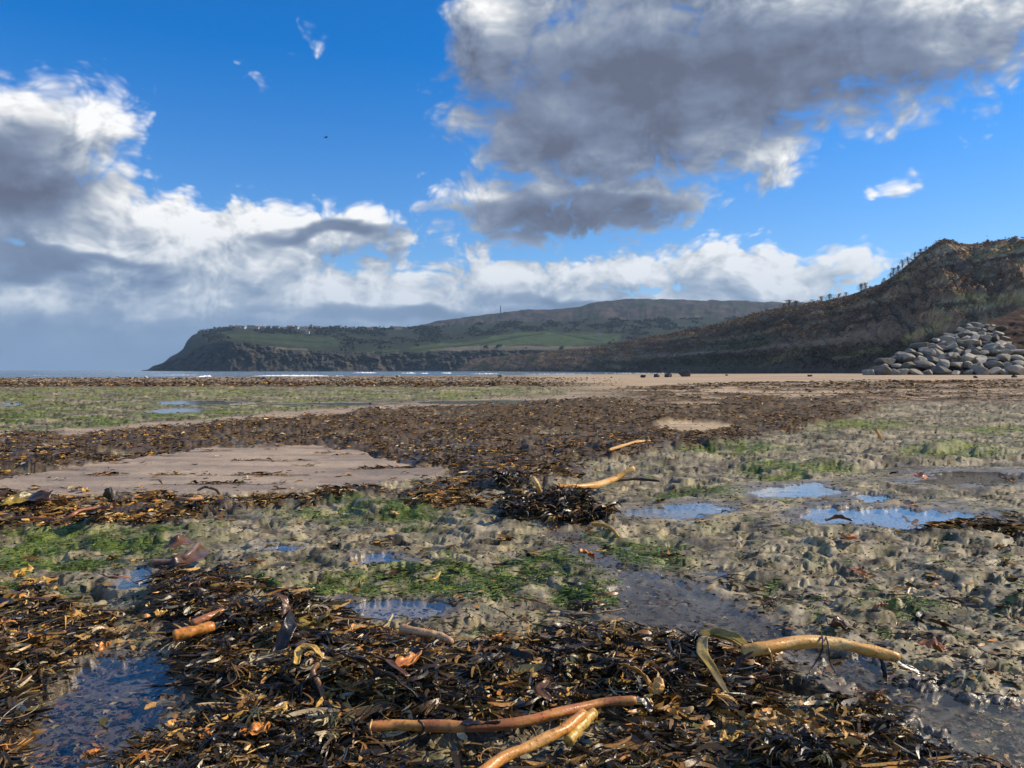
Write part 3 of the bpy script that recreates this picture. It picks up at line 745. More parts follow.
    D = Y; n = len(X); L = np.maximum(U(.015, .06, n), D/F*2.2)
    keep = U(0, 1, n) < .5
    parts.append(tuple(put(X[keep], Y[keep], z[keep]+.003, L[keep], L[keep]*U(.12, .5, n)[keep], U(-.2, .3, n)[keep], U(-1.5, 1.5, n)[keep], U(-.6, .6, n)[keep], 3, pick(int(keep.sum()), P_BELT))))
    # grit, shell and shreds over the bare mud and rock
    X, Y, z, w, g, py = scatter(150000, -180, 1204, 398, 840)
    D = Y; sd_ = sdf(512+F*X/Y, py, SANDP, 5.); q = np.where((U(0, 1, len(X)) < np.clip(.75-.5*w, 0, 1)*np.clip(.55+1.5*fbm(X/Y*14, np.log(Y)*14, 4, 530, .6), .05, 1)) & (sd_ > 0))[0][:70000]; n = len(q)
    L = np.maximum(U(.006, .03, n), D[q]/F*U(1., 3.2, n))
    gc = np.array([(.03,.022,.014),(.07,.05,.03),(.14,.10,.055),(.34,.27,.16),(.10,.11,.03),(.28,.13,.04)], np.float32)[RNG.choice(6, n, p=(.34,.24,.14,.14,.09,.05))]*U(.7, 1.3, (n, 1))
    grit = put(X[q], Y[q], z[q]+L*.08, L, L*U(.25, .7, n), U(-.3, .5, n), U(-2, 2, n), U(-.9, .9, n), 2, gc.astype(np.float32))
    # stones and weed of the far scar
    X, Y, z, w, g, py = scatter(26000, -200, 640, 377.6, 386)
    q = np.where(U(0, 1, len(X)) < ss(.0, .25, fbm(X/Y*26, np.log(Y)*46, 4, 531, .65)+.12)*ss(640, 500, 512+F*X/Y))[0][:12000]; n = len(q); L = Y[q]/F*U(1., 3.6, n)
    gc = np.array([(.04,.028,.018),(.10,.07,.04),(.42,.31,.19),(.26,.18,.10)], np.float32)[RNG.choice(4, n, p=(.3,.25,.25,.2))]
    scar = put(X[q], Y[q], z[q]+L*.15, L, L*U(.3, .6, n), U(-.2, 1.1, n), U(-1, 1, n), U(-1, 1, n), 2, gc)
    X, Y, z, w, g, py = scatter(16000, -200, 640, 386, 432)
    q = np.where(U(0, 1, len(X)) < ss(.05, .3, fbm(X/Y*16, np.log(Y)*40, 4, 532, .65)))[0]; n = len(q); L = Y[q]/F*U(1., 4., n)
    gc = np.array([(.05,.035,.02),(.12,.08,.04),(.38,.30,.17)], np.float32)[RNG.choice(3, n, p=(.45,.35,.2))]
    scar2 = put(X[q], Y[q], z[q]+L*.05, L, L*U(.3, .5, n), U(-.2, .4, n), U(-1, 1, n), U(-1, 1, n), 2, gc)
    v, f, c = join([grit, scar, scar2]); o3 = new_mesh('shingle', v, f, leafmat('grit_and_shell', .75, .2), c)
    tag(o3, 'fine shingle, shell grit and shredded weed peppering the mud', kind='stuff')
    # belt and mid-distance piles
    X, Y, z, w, g, py = scatter(330000, -200, 1224, 388, 575)
    cl = fbm(X*2.2, Y*2.2, 4, 502); s = np.where(U(0, 1, len(X)) < np.clip(w*1.1-.15, 0, 1)*np.clip(.62+2.1*cl, .08, 1))[0][:150000]; n = len(s)
    D = Y[s]; L = np.maximum(U(.03, .10, n), D/F*U(1.5, 6.0, n)); cl = fbm(X[s]*.8, Y[s]*.8, 3, 501)
    cols = pick(n, P_BELT)*(1+.9*cl[:, None])
    parts.append(put(X[s], Y[s], z[s]+L*U(0, .32, n), L*1.15, L*U(.07, .26, n), U(-.5, .9, n), U(-3.2, 3.2, n), U(-1.2, 1.2, n), 3, cols))
    X, Y, z, w, g, py = scatter(60000, -200, 1224, 379, 389)
    s = np.where(U(0, 1, len(X)) < np.clip(w*1.1-.15, 0, 1))[0][:14000]; n = len(s); D = Y[s]; L = D/F*U(1.5, 5, n)
    parts.append(put(X[s], Y[s], z[s]+L*.1, L, L*U(.2, .4, n), U(-.3, .5, n), U(-2, 2, n), U(-1, 1, n), 2, pick(n, P_BELT)))
    mid = parts[10:]; v, f, c = join(parts[:10])
    o = new_mesh('seaweed', v, f, WEED_M, c)
    v, f, c = join(mid); o2 = new_mesh('seaweed', v, f, leafmat('drying_seaweed', .8, .12), c)
    tag(o2, 'brown belt of matted seaweed stretching across the middle of the beach', kind='stuff')
    tag(o, 'tangled black and ochre seaweed heaped in the foreground', kind='stuff')
    # green weed
    X, Y, z, w, g, py = scatter(300000, -200, 1224, 384, 640)
    s = np.where(U(0, 1, len(X)) < np.clip(g*1.3-.1, 0, 1)*(1-.8*w))[0][:60000]; n = len(s); D = Y[s]
    L = np.maximum(U(.02, .05, n), D/F*U(2, 5.5, n))
    c = np.array([(.045,.080,.010),(.085,.14,.016),(.15,.21,.03),(.24,.25,.06)], np.float32)[RNG.choice(4, n, p=(.38,.34,.2,.08))]*U(.6, 1.4, (n, 1))
    v, f, c = put(X[s], Y[s], z[s]+L*U(0, .06, n), L*1.5, L*U(.05, .15, n), U(-.12, .3, n), U(-2.6, 2.6, n), U(-.8, .8, n), 3, c.astype(np.float32))
    o = new_mesh('algae', v, f, leafmat('green_algae', .5, .4), c)
    tag(o, 'bright green sea lettuce and gutweed coating the low rocks', kind='stuff')
build_weed()

# ------------------------------------------------------------------ single pieces of kelp
def stem_mat(name, a, b_, c_, rough=.34):
    m, t, b = material(name)
    tc = t.node('ShaderNodeTexCoord'); p = tc.outputs['Object']
    n1 = t.noise(p, 14., 5, .65); n2 = t.noise(p, 90., 4, .6); n3 = t.noise(p, 5., 3, .5)
    c = t.mix(t.map(n1, .38, .62), rgb(*a), rgb(*b_)); c = t.mix(t.map(n3, .47, .60), c, rgb(*c_))
    c = t.mix(t.map(n2, .54, .68, 0., .75), c, rgb(.07, .038, .018)); n4 = t.noise(t.v('MULTIPLY', p, (6., 30., 30.)), 2., 5, .7)
    c = t.mix(t.map(n4, .45, .7, 0., .5), c, rgb(a[0]*.45, a[1]*.4, a[2]*.4))
    t.set(b.inputs['Base Color'], c); b.inputs['Roughness'].default_value = rough
    b.inputs['Subsurface Weight'].default_value = .0
    bp = t.node('ShaderNodeBump', {'Height': t.m('ADD', n2, n1), 'Distance': .003, 'Strength': .55}); t.set(b.inputs['Normal'], bp.outputs[0])
    return m
TAN = stem_mat('kelp_stem_tan', (.72,.40,.09), (.62,.29,.06), (.74,.48,.17))
RUST = stem_mat('kelp_stem_rust', (.36,.13,.05), (.46,.19,.06), (.20,.09,.04))
ORANGE = stem_mat('kelp_stem_orange', (.62,.22,.04), (.66,.30,.05), (.50,.15,.03))
YELLOW = stem_mat('kelp_flesh_yellow', (.62,.36,.06), (.66,.44,.12), (.50,.24,.04))
OLIVE = stem_mat('kelp_blade_olive', (.24,.17,.025), (.42,.29,.05), (.12,.09,.025), .3)
BROWNB = stem_mat('kelp_blade_brown', (.10,.045,.018), (.17,.075,.025), (.05,.026,.014), .3)
DARKB = stem_mat('kelp_blade_dark', (.020,.014,.011), (.045,.032,.024), (.012,.010,.009), .28)
DARKS = stem_mat('kelp_stem_dark', (.05,.028,.018), (.09,.048,.026), (.025,.018,.012), .4)
def gz(px, py):
    """ground point at a direction, marching the relief"""
    X, Y = ground_at(px, py, 0.)
    for _ in range(3):
        z = float(ground(np.array([X]), np.array([Y]), False)[0]); X, Y = ground_at(px, py, min(z, .6))
    return X, Y, z
def spine(pts):
    """pts (px, py, height above 0 level)"""
    return [Vector((*ground_at(a, b, h), h)) for a, b, h in pts]
def catmull(P, n):
    out = []
    Q = [P[0]*2-P[1]]+P+[P[-1]*2-P[-2]]
    for i in range(1, len(Q)-2):
        for k in range(n):
            t = k/n; a, b, c, d = Q[i-1], Q[i], Q[i+1], Q[i+2]
            out.append(.5*((2*b)+(c-a)*t+(2*a-5*b+4*c-d)*t*t+(3*b-a-3*c+d)*t**3))
    out.append(P[-1]); return out
def tube(name, P, r0, r1, mat, parent, seed=0, sides=14, n=10, bulge=.13):
    C = catmull(P, n); m = len(C); org = C[0]; V = []; rng = random.Random(seed)
    for i, c in enumerate(C):
        t = i/(m-1); d = (C[min(i+1, m-1)]-C[max(i-1, 0)]).normalized()
        s = d.cross(Vector((0, 0, 1))).normalized(); u = s.cross(d)
        r = r0+(r1-r0)*t
        e = min(i, m-1-i)
        r *= (.80, .96, 1.)[e] if e < 3 else 1.
        r *= 1+bulge*float(pn(np.array([t*7+seed]), np.array([seed*1.7]), 9)[0])
        for k in range(sides):
            a = 2*math.pi*k/sides
            rr = r*(1+.20*float(pn(np.array([math.cos(a)*1.2+seed]), np.array([t*9+math.sin(a)*1.2]), 19)[0]))
            V.append(c-org+s*math.cos(a)*rr+u*math.sin(a)*rr)
    V.append(C[0]-org); V.append(C[-1]-org); Fc = []
    for i in range(m-1):
        for k in range(sides):
            a, b = i*sides+k, i*sides+(k+1) % sides; Fc.append((a, b, b+sides, a+sides))
    nV = len(V)
    me = bpy.data.meshes.new(name)
    Fc += [(k, nV-2, (k+1) % sides) for k in range(sides)]+[((m-1)*sides+k, (m-1)*sides+(k+1) % sides, nV-1) for k in range(sides)]
    me.from_pydata([tuple(v) for v in V], [], Fc); me.materials.append(mat)
    for p in me.polygons: p.use_smooth = True
    o = bpy.data.objects.new(name, me); COL.objects.link(o)
    if parent: o.parent = parent; o.location = org-parent.location
    else: o.location = org
    return o
def blade(name, P, w, mat, parent=None, seed=0, n=8, cup=.25, twist=.6, tilt=0.):
    C = catmull(P, n); m = len(C); org = C[0]; V = []; K = 8
    for i, c in enumerate(C):
        t = i/(m-1); d = (C[min(i+1, m-1)]-C[max(i-1, 0)]).normalized()
        s = d.cross(Vector((0, 0, 1))).normalized(); u = s.cross(d)
        ph = tilt+twist*math.sin(t*3+seed)
        s, u = s*math.cos(ph)+u*math.sin(ph), u*math.cos(ph)-s*math.sin(ph)
        ww = w*(.30+.70*math.sin(math.pi*min(1, .12+t*.82)))*(1+.22*float(pn(np.array([t*6.]), np.array([seed*3.1]), 8)[0]))
        for k in range(K+1):
            x = (k/K-.5)
            rip = .09*math.sin(t*21+k*.9+seed)*abs(x)*2+.05*float(pn(np.array([t*9.+seed]), np.array([k*.5]), 3)[0])
            V.append(c-org+s*x*ww+u*(ww*(rip+cup*(x*x*2))))
    Fc = grid_faces(m, K+1)
    o = new_mesh(name, [tuple(v) for v in V], Fc, mat)
    sm = o.modifiers.new('thickness', 'SOLIDIFY'); sm.thickness = .0022
    if parent: o.parent = parent; o.location = org-parent.location
    else: o.location = org
    return o
def crumple(name, px, py, wpx, hpx, mat, seed, lift=.02, parent=None):
    X, Y, z = gz(px, py); rx = wpx*.5*Y/F; ry = max(rx*.5, hpx*.5*Y/F*1.2); rng = random.Random(seed)
    nr, na = 7, 22; V = [(0, 0, 0)]; Fq = []
    a0 = rng.uniform(0, 6); 
    for i in range(1, nr+1):
        for k in range(na):
            a = 2*math.pi*k/na; t = i/nr
            rad = (1+.34*math.sin(2*a+a0)+.24*math.sin(3*a+2*a0)+.17*math.sin(7*a+3*a0))*t
            x, y = math.cos(a)*rad, math.sin(a)*rad
            fold = .36*math.sin(3.1*x+2*y+a0)+.24*math.sin(5.3*y-3*x+2*a0)+.34*float(pn(np.array([x*2.3+seed]), np.array([y*2.3]), 5)[0])*1.3
            V.append((x*rx, y*ry, fold*min(rx*.75, .02+.2*rx)))
    for k in range(na): Fq.append((0, 1+k, 1+(k+1) % na))
    for i in range(nr-1):
        for k in range(na):
            a, b = 1+i*na+k, 1+i*na+(k+1) % na; Fq.append((a, a+na, b+na, b))
    me = bpy.data.meshes.new(name); me.from_pydata(V, [], Fq); me.materials.append(mat)
    for p in me.polygons: p.use_smooth = True
    o = bpy.data.objects.new(name, me); COL.objects.link(o); o.location = (X, Y, z+lift+rx*.15)
    o.rotation_euler = (rng.uniform(-.1, .55), rng.uniform(-.3, .3), rng.uniform(0, 6))
    sm = o.modifiers.new('thickness', 'SOLIDIFY'); sm.thickness = .003
    return o
def stalk(pts, r0px, r1px, mat, label, seed, extra=(), name='kelp_stalk'):
    P = spine(pts); k = P[0].y/F; k1 = P[-1].y/F
    if not extra:
        o = tube(name, P, r0px*k, r1px*k1, mat, None, seed); tag(o, label, 'kelp stalk'); return o
    root = empty(name, P[0]); tag(root, label, 'kelp stalk')
    tube('stem', P, r0px*k, r1px*k1, mat, root, seed)
    for e in extra: e(root)
    return root
def heroes():
    g = lambda a, b: gz(a, b)[2]
    # the big stalk that bridges the channel on the right
    def fr(pts, w, mat, seed, **k): return lambda root: blade('blade', spine(pts), w, mat, root, seed, **k)
    def tu(pts, r, mat, seed): return lambda root: tube('strand', spine(pts), r, r*.6, mat, root, seed, 7, 6)
    stalk([(742,651,.10),(765,648,.112),(800,642,.118),(840,644,.105),(872,651,.085),(899,658,.066)], 6.6, 5.6, TAN, 'long thick tan kelp stalk arching over the muddy channel on the right', 3, [
        fr([(748,650,.105),(728,640,.115),(708,636,.105),(702,650,.12),(713,670,.10),(727,693,.075)], (.036), OLIVE, 4, twist=.5),
        fr([(750,648,.11),(735,637,.13),(715,632,.125),(698,634,.12)], .028, OLIVE, 6, twist=.8),
        fr([(752,650,.11),(740,660,.08),(735,672,.05)], .022, BROWNB, 8),
        fr([(886,655,.075),(900,664,.055),(918,672,.03),(925,676,.02)], .02, DARKB, 9),
        fr([(880,655,.06),(884,670,.03),(886,684,.006)], .014, DARKB, 10),
        tu([(822,636,.135),(823,645,.125),(820,655,.09),(812,668,.05),(806,680,.03)], .0035, DARKS, 11),
        tu([(826,637,.13),(829,648,.12),(830,662,.07),(838,676,.03)], .003, DARKS, 12),
        tu([(766,645,.12),(770,652,.11),(772,662,.07),(768,668,.05)], .0035, TAN, 13)])
    stalk([(369,727,.055),(400,725,.058),(440,726,.06),(475,727,.060),(520,722,.063),(560,713,.067),(600,703,.07),(636,700,.072)], 5.6, 4.4, stem_mat('kelp_stem_rust_tan', (.50,.17,.05), (.62,.30,.07), (.30,.11,.04)), 'long rusty kelp stalk along the foot of the pile, curving to a tan tip', 5, [
        tu([(418,720,.09),(424,727,.075),(417,737,.04),(402,745,.03),(390,752,.03)], .004, DARKS, 14),
        tu([(372,720,.08),(370,728,.07),(372,736,.04)], .003, TAN, 15),
        fr([(462,722,.075),(478,724,.08),(500,722,.08)], .03, DARKB, 17, tilt=.4),
        fr([(634,699,.07),(645,703,.05),(652,712,.03)], .03, DARKB, 16)])
    stalk([(460,790,.035),(500,760,.05),(540,741,.065),(566,728,.075),(584,713,.085)], 6.6, 5.2, stem_mat('kelp_stem_amber', (.70,.30,.06), (.64,.25,.05), (.72,.38,.11)), 'smooth amber kelp stalk running out of the bottom edge of the picture', 9,
        [lambda root: tube('stem_tip', spine([(568,742,.045),(578,728,.06),(594,712,.07)]), .017, .014, YELLOW, root, 18),
         tu([(520,742,.075),(516,752,.05),(520,758,.03)], .003, DARKS, 19)])
    stalk([(173,636,.10),(190,632,.105),(214,626,.11)], 5.8, 5.2, ORANGE, 'bright orange kelp stalk stub beside the small blue pool on the left', 11)
    stalk([(192,624,.10),(206,618,.11),(226,610,.12)], 4.2, 3.6, RUST, 'dull brown kelp stub just behind the bright orange one', 13)
    stalk([(401,628,.10),(420,632,.10),(440,636,.095),(452,642,.09)], 4.4, 3.4, stem_mat('kelp_stub_pink', (.60,.30,.13), (.5,.2,.08), (.64,.4,.2)), 'short knobbly pinkish kelp stub at the back of the main pile', 15)
    stalk([(318,664,.12),(313,672,.11),(319,684,.08),(325,700,.05)], 2.6, 3.0, stem_mat('kelp_stem_cinnamon', (.34,.16,.06), (.44,.22,.08), (.2,.1,.04)), 'thin upright cinnamon kelp stem leaning on the pile', 17)
    stalk([(552,487,.10),(575,487,.09),(596,485,.08),(612,480,.075),(618,477,.09),(634,468,.16)], 3.2, 3.0, TAN, 'jointed tan kelp stalk sticking out right of the central clump', 19)
    stalk([(612,480,.05),(635,479,.05),(660,481,.045)], 1.9, 1.2, DARKS, 'slim dark stem lying beyond the jointed tan stalk', 21)
    stalk([(550,492,.16),(565,496,.12),(580,501,.08),(592,508,.05)], 2.2, 1.6, RUST, 'thin brown stem sloping down the right side of the central clump', 23)
    stalk([(592,524,.05),(603,525,.05),(612,529,.035),(618,536,.02)], 2.2, 1.7, YELLOW, 'small hooked yellow kelp stem below the central clump', 25)
    stalk([(533,478,.30),(537,484,.27),(540,492,.20)], 2.4, 2.2, TAN, 'pale stub poking up from the top of the central clump', 27)
    stalk([(609,450,.10),(622,446,.10),(636,442,.11),(650,441,.10)], 1.7, 1.4, TAN, 'thin tan kelp stalk on the edge of the brown weed belt', 29)
    stalk([(63,521,.06),(74,514,.10),(88,509,.11),(112,507,.09)], 1.9, 1.6, stem_mat('kelp_stem_red', (.42,.15,.07), (.5,.2,.1), (.3,.12,.06)), 'bent reddish stem in the weed line beside the wet sand', 31)
    stalk([(8,519,.05),(30,518,.05),(55,519,.05)], 1.6, 1.3, RUST, 'straight reddish stem lying at the left edge below the weed line', 33)
    stalk([(876,430,.32),(878,433,.22),(881,439,.10)], 1.6, 1.5, TAN, 'short tan stick standing in the green rocks on the right', 35)
    stalk([(176,498,.14),(190,499,.14),(203,498,.12)], 1.6, 1.3, stem_mat('kelp_stem_salmon', (.5,.22,.12), (.55,.28,.15), (.4,.2,.1)), 'salmon-coloured stem on top of the weed line by the sand', 37)
    stalk([(198,490,.10),(206,487,.17),(216,490,.13),(219,494,.08)], 1.3, 1.1, DARKS, 'black looped stem on the far sand above the weed line', 39)
    stalk([(420,577,.04),(428,580,.045),(436,578,.05),(440,572,.06)], 1.5, 1.2, YELLOW, 'little cream curled stem on the ledge in the middle', 41)
    stalk([(668,640,.10),(672,652,.09),(683,662,.07)], 1.6, 1.4, DARKS, 'short black twig of weed at the back right of the pile', 43)
    stalk([(152,562,.06),(168,562,.06),(186,556,.09),(199,542,.13)], 3.4, 2.4, stem_mat('kelp_stem_mauve', (.20,.13,.10), (.26,.17,.13), (.13,.08,.06)), 'greyish bent kelp stalk lying beside the left rock pool', 45, [
        fr([(150,566,.04),(163,569,.05),(180,566,.06),(195,556,.07),(207,551,.05)], .11, BROWNB, 46, cup=.5), fr([(164,548,.10),(180,541,.13),(196,542,.10)], .08, BROWNB, 47)])
    # broad blades
    def B(pts, w, mat, label, seed, **k):
        o = blade('loose_kelp', spine(pts), w*.8, mat, None, seed, **k); tag(o, label, 'seaweed blade'); return o
    B([(344,655,.135),(362,662,.14),(385,674,.125),(404,686,.10),(418,698,.07)], .060, DARKB, 'broad black leathery blade lying across the middle of the main pile', 51, twist=.2, tilt=.5)
    B([(360,652,.14),(385,660,.14),(408,676,.12)], .035, BROWNB, 'narrow brown blade lying just above the broad black one', 52, twist=.3, tilt=.4)
    B([(292,612,.17),(288,628,.14),(281,646,.09),(274,662,.05)], .065, DARKB, 'wide dark blade hanging down the front of the tallest heap', 53, tilt=.9)
    B([(272,600,.21),(280,596,.22),(286,606,.19),(284,620,.15)], .045, BROWNB, 'curled brown blade on the very top of the tallest heap', 54, tilt=.7)
    B([(296,664,.11),(300,650,.13),(312,648,.14),(322,657,.12)], .034, YELLOW, 'hooped yellow-orange blade right of the tall heap', 55, cup=.6, twist=.2)
    B([(330,668,.12),(312,676,.10),(303,688,.06),(300,700,.04)], .045, DARKB, 'twisted dark blade behind the thin cinnamon stem', 56)
    B([(620,664,.10),(632,668,.10),(646,676,.07)], .034, YELLOW, 'small golden blade curled in the right half of the pile', 57)
    B([(552,700,.07),(540,690,.09),(548,680,.10)], .03, BROWNB, 'brown blade curling up behind the bottom stalk', 58)
    B([(820,680,.05),(845,690,.045),(868,704,.02)], .12, stem_mat('kelp_blade_bleached', (.20,.17,.12), (.26,.22,.16), (.12,.10,.07), .5), 'bleached grey blade on the bank of the muddy channel', 59, twist=.1, cup=.1)
    B([(2,508,.06),(18,500,.10),(34,498,.10),(50,503,.06)], .12, OLIVE, 'yellowish olive blade heaped at the left end of the weed line', 60, cup=.5)
    B([(30,497,.17),(50,500,.16),(66,505,.10)], .14, BROWNB, 'shiny brown blade draped over the left end of the weed line', 61, cup=.5)
    B([(106,498,.20),(112,495,.22),(116,503,.12)], .12, DARKB, 'black blade standing up in the weed line', 62, tilt=1.2)
    B([(826,521,.03),(838,518,.045),(852,521,.03)], .06, BROWNB, 'red-brown blade curled in the widest blue pool', 63, cup=.7)
    B([(842,536,.04),(850,539,.05),(856,537,.04)], .07, ORANGE, 'orange scrap of blade on the mud below the widest pool', 64, cup=.5)
    B([(846,568,.035),(857,570,.04),(867,574,.03)], .035, ORANGE, 'flat orange blade alone on the open mud', 65)
    B([(915,473,.09),(922,476,.08),(930,478,.06)], .09, ORANGE, 'orange blade at the left tip of the brown pool', 66)
    B([(904,501,.05),(911,504,.06),(918,507,.04)], .06, RUST, 'rust-coloured blade between the two blue pools', 67)
    B([(560,612,.06),(590,614,.065),(625,609,.05)], .035, stem_mat('kelp_blade_pale', (.26,.2,.14), (.34,.27,.19), (.15,.1,.07)), 'pale flattened strap on the wet mud behind the pile', 68)
    B([(505,595,.04),(530,600,.045),(548,604,.03)], .03, RUST, 'rust-red strap on the ledge behind the pile', 69)
    B([(100,574,.04),(112,578,.05),(130,577,.04)], .05, RUST, 'flat reddish blade near the left rock pool', 70)
    # torn fleshy scraps
    for (px, py, w, h, mat, lab) in (
        (42,588,14,16,YELLOW,'torn yellow scrap on top of the left weed bank'), (20,578,15,5,YELLOW,'flat cream-yellow scrap at the back of the left weed bank'),
        (106,630,10,11,YELLOW,'rounded yellow scrap on the right edge of the left weed bank'), (103,656,11,7,ORANGE,'orange-red scrap on the shore of the big left pool'),
        (74,624,13,11,TAN,'crinkled tan scrap in the middle of the left weed bank'), (46,624,9,12,TAN,'pale ragged scrap left of the crinkled tan one'),
        (14,643,9,7,YELLOW,'pale yellow scrap at the left picture edge'), (160,622,9,6,YELLOW,'small yellow scrap above the bright orange stub'),
        (316,632,24,17,OLIVE,'cupped olive-yellow scrap on the right shoulder of the tall heap'), (246,706,18,12,YELLOW,'ragged golden scrap above the bottom-left pool edge'),
        (277,725,20,15,YELLOW,'crinkled bright yellow scrap in the bottom-left heap'), (258,742,18,16,ORANGE,'amber crumpled scrap low in the bottom-left heap'),
        (291,756,22,11,YELLOW,'smooth oval yellow scrap at the bottom edge'), (205,746,14,13,ORANGE,'orange torn scrap at the bottom left beside the pool'),
        (92,765,8,7,ORANGE,'round orange scrap in the bottom of the big left pool'), (408,672,14,26,ORANGE,'knotted golden scrap at the right end of the black blade'),
        (408,645,18,12,TAN,'crinkled tan scrap below the pinkish stub'), (572,735,14,14,YELLOW,'lumpy yellow holdfast scrap under the amber stalk'),
        (655,698,22,9,TAN,'ragged tan scrap just past the tip of the brown stalk'), (648,716,20,11,YELLOW,'fringed cream scrap below the brown stalk tip'),
        (727,751,13,8,YELLOW,'single yellow leaf at the bottom right of centre'), (860,722,16,8,YELLOW,'yellow leaf scrap on the lower right bank'),
        (845,702,16,7,RUST,'rusty scrap on the bank below the bleached blade'), (772,690,18,13,BROWNB,'upright brown scrap below the big tan stalk'),
        (588,556,10,6,ORANGE,'orange-brown scrap beside the upper channel'), (168,741,14,9,TAN,'beige scrap on the sandy edge of the left pool'),
        (85,492,8,4,YELLOW,'tiny yellow scrap in the weed line by the sand'), (292,491,9,5,YELLOW,'bright yellow scrap at the edge of the wet sand'),
        (515,462,9,5,ORANGE,'orange scrap at the lower edge of the weed belt'), (838,634,20,5,BROWNB,'frilly brown tuft behind the big tan stalk'),
        (395,515,6,4,TAN,'tan scrap by the dark hummock in the middle'), (1008,481,9,3,RUST,'rusty scrap at the right end of the brown pool'),
        (880,614,10,4,RUST,'small rusty scrap on the right-hand mud'), (935,655,16,4,RUST,'thin rusty scrap on the mud right of the big stalk')):
        o = crumple('kelp_scrap', px, py, w*1.3, h*1.3, mat, int(px*3+py), .012+.022*min(1, max(0, (py-560)/40))); tag(o, lab, 'seaweed scrap')
heroes()

# ------------------------------------------------------------------ rocks
def rock_mesh(name, seed, mat, flat=.7, cuts=10, rough=.035):
    rng = np.random.default_rng(seed)
    bm = bmesh.new(); bmesh.ops.create_icosphere(bm, subdivisions=4, radius=1.)
    d = np.array([v.co[:] for v in bm.verts]); d /= np.linalg.norm(d, axis=1)[:, None]
    n = rng.normal(size=(cuts, 3)); n /= np.linalg.norm(n, axis=1)[:, None]; off = rng.uniform(.62, .95, cuts)
    dt = d@n.T; r = np.where(dt > .05, off[None]/np.maximum(dt, .05), 9.).min(1); r = np.minimum(r, 1.25)
    r = r*(1+rough*fbm(d[:, 0]*2.6+seed, d[:, 1]*2.6+d[:, 2]*2.1, 4, seed))
    p = d*r[:, None]*np.array([1., .8, flat])
    for v, q in zip(bm.verts, p): v.co = q
    me = bpy.data.meshes.new(name); bm.to_mesh(me); bm.free(); me.materials.append(mat)
    return me
def stone_mat(name, a, b_, scale, bump):
    m, t, b = material(name)
    tc = t.node('ShaderNodeTexCoord'); oi = t.node('ShaderNodeObjectInfo')
    p = t.v('ADD', tc.outputs['Object'], t.node('ShaderNodeCombineXYZ', {0: t.m('MULTIPLY', oi.outputs['Random'], 40.)}))
    n1 = t.noise(p, scale, 6, .65); n2 = t.noise(p, scale*6, 4, .6)
    c = t.mix(t.map(n1, .3, .7), rgb(*a), rgb(*b_)); c2 = t.v('SCALE', c)
    t.set(c2.node.inputs['Scale'], t.m('MULTIPLY', t.m('MULTIPLY_ADD', n2, .8, .6), t.m('MULTIPLY_ADD', oi.outputs['Random'], .85, .38)))
    t.set(b.inputs['Base Color'], c2); b.inputs['Roughness'].default_value = .8
    bp = t.node('ShaderNodeBump', {'Height': n2, 'Distance': bump, 'Strength': .7}); t.set(b.inputs['Normal'], bp.outputs[0])
    return m
BANK_X = [855,870,900,940,985,1005,1024,1060,1150,1300]; BANK_Y = [375.5,372,356,335,317,308,296,280,255,235]
def bank_pt(px, t, noise=True):
    ty = np.interp(px, BANK_X, BANK_Y); zt_px = 375.4-ty
    D0 = 108.; H = zt_px/F*118
    D = D0+H/.42*t
    z = CAM_H-(375.0-HOR)/F*D0-.3+H*t**.92
    return (px-512)/F*D, D, z
def build_bank():
    px = np.linspace(852, 1300, 300); t = np.concatenate([np.linspace(-.05, 1, 90), [1.1,1.4,2.]])
    T, Pp = np.meshgrid(t, px, indexing='ij'); X, D, z = bank_pt(Pp, np.clip(T, 0, 1.))
    D = D+np.maximum(T-1, 0)*40; X = (Pp-512)/F*D; z = z-np.maximum(T-1, 0)*1.+np.minimum(T, 0)*10
    n = fbm(X/3, (D+z)/3, 5, 601, .6); e = ss(1000, 1035, Pp-(1-T)*20)
    D2 = D-(e*1.6+n*1.5)*np.sin(np.pi*np.clip(T, 0, 1)); z = z+(.5*n-.35*(1-e))*np.sin(np.pi*np.clip(T, .02, 1))**.4
    col = mixc(c3(.045,.028,.022), c3(.085,.055,.040), ss(-.3, .4, n)); col = mixc(col, c3(.19,.15,.08), ss(.25, .45, fbm(X/2, z/1., 4, 602))*.7)
    o = new_mesh('earth_bank', np.stack([X.ravel(), D2.ravel(), z.ravel()], -1), grid_faces(*T.shape), hill_mat('bank_earth', 1.2, .3), col.reshape(-1, 3)); tag(o, kind='structure')
build_bank()
ORD = 'first second third fourth fifth sixth seventh eighth ninth tenth eleventh twelfth thirteenth fourteenth fifteenth sixteenth seventeenth eighteenth nineteenth twentieth'.split()
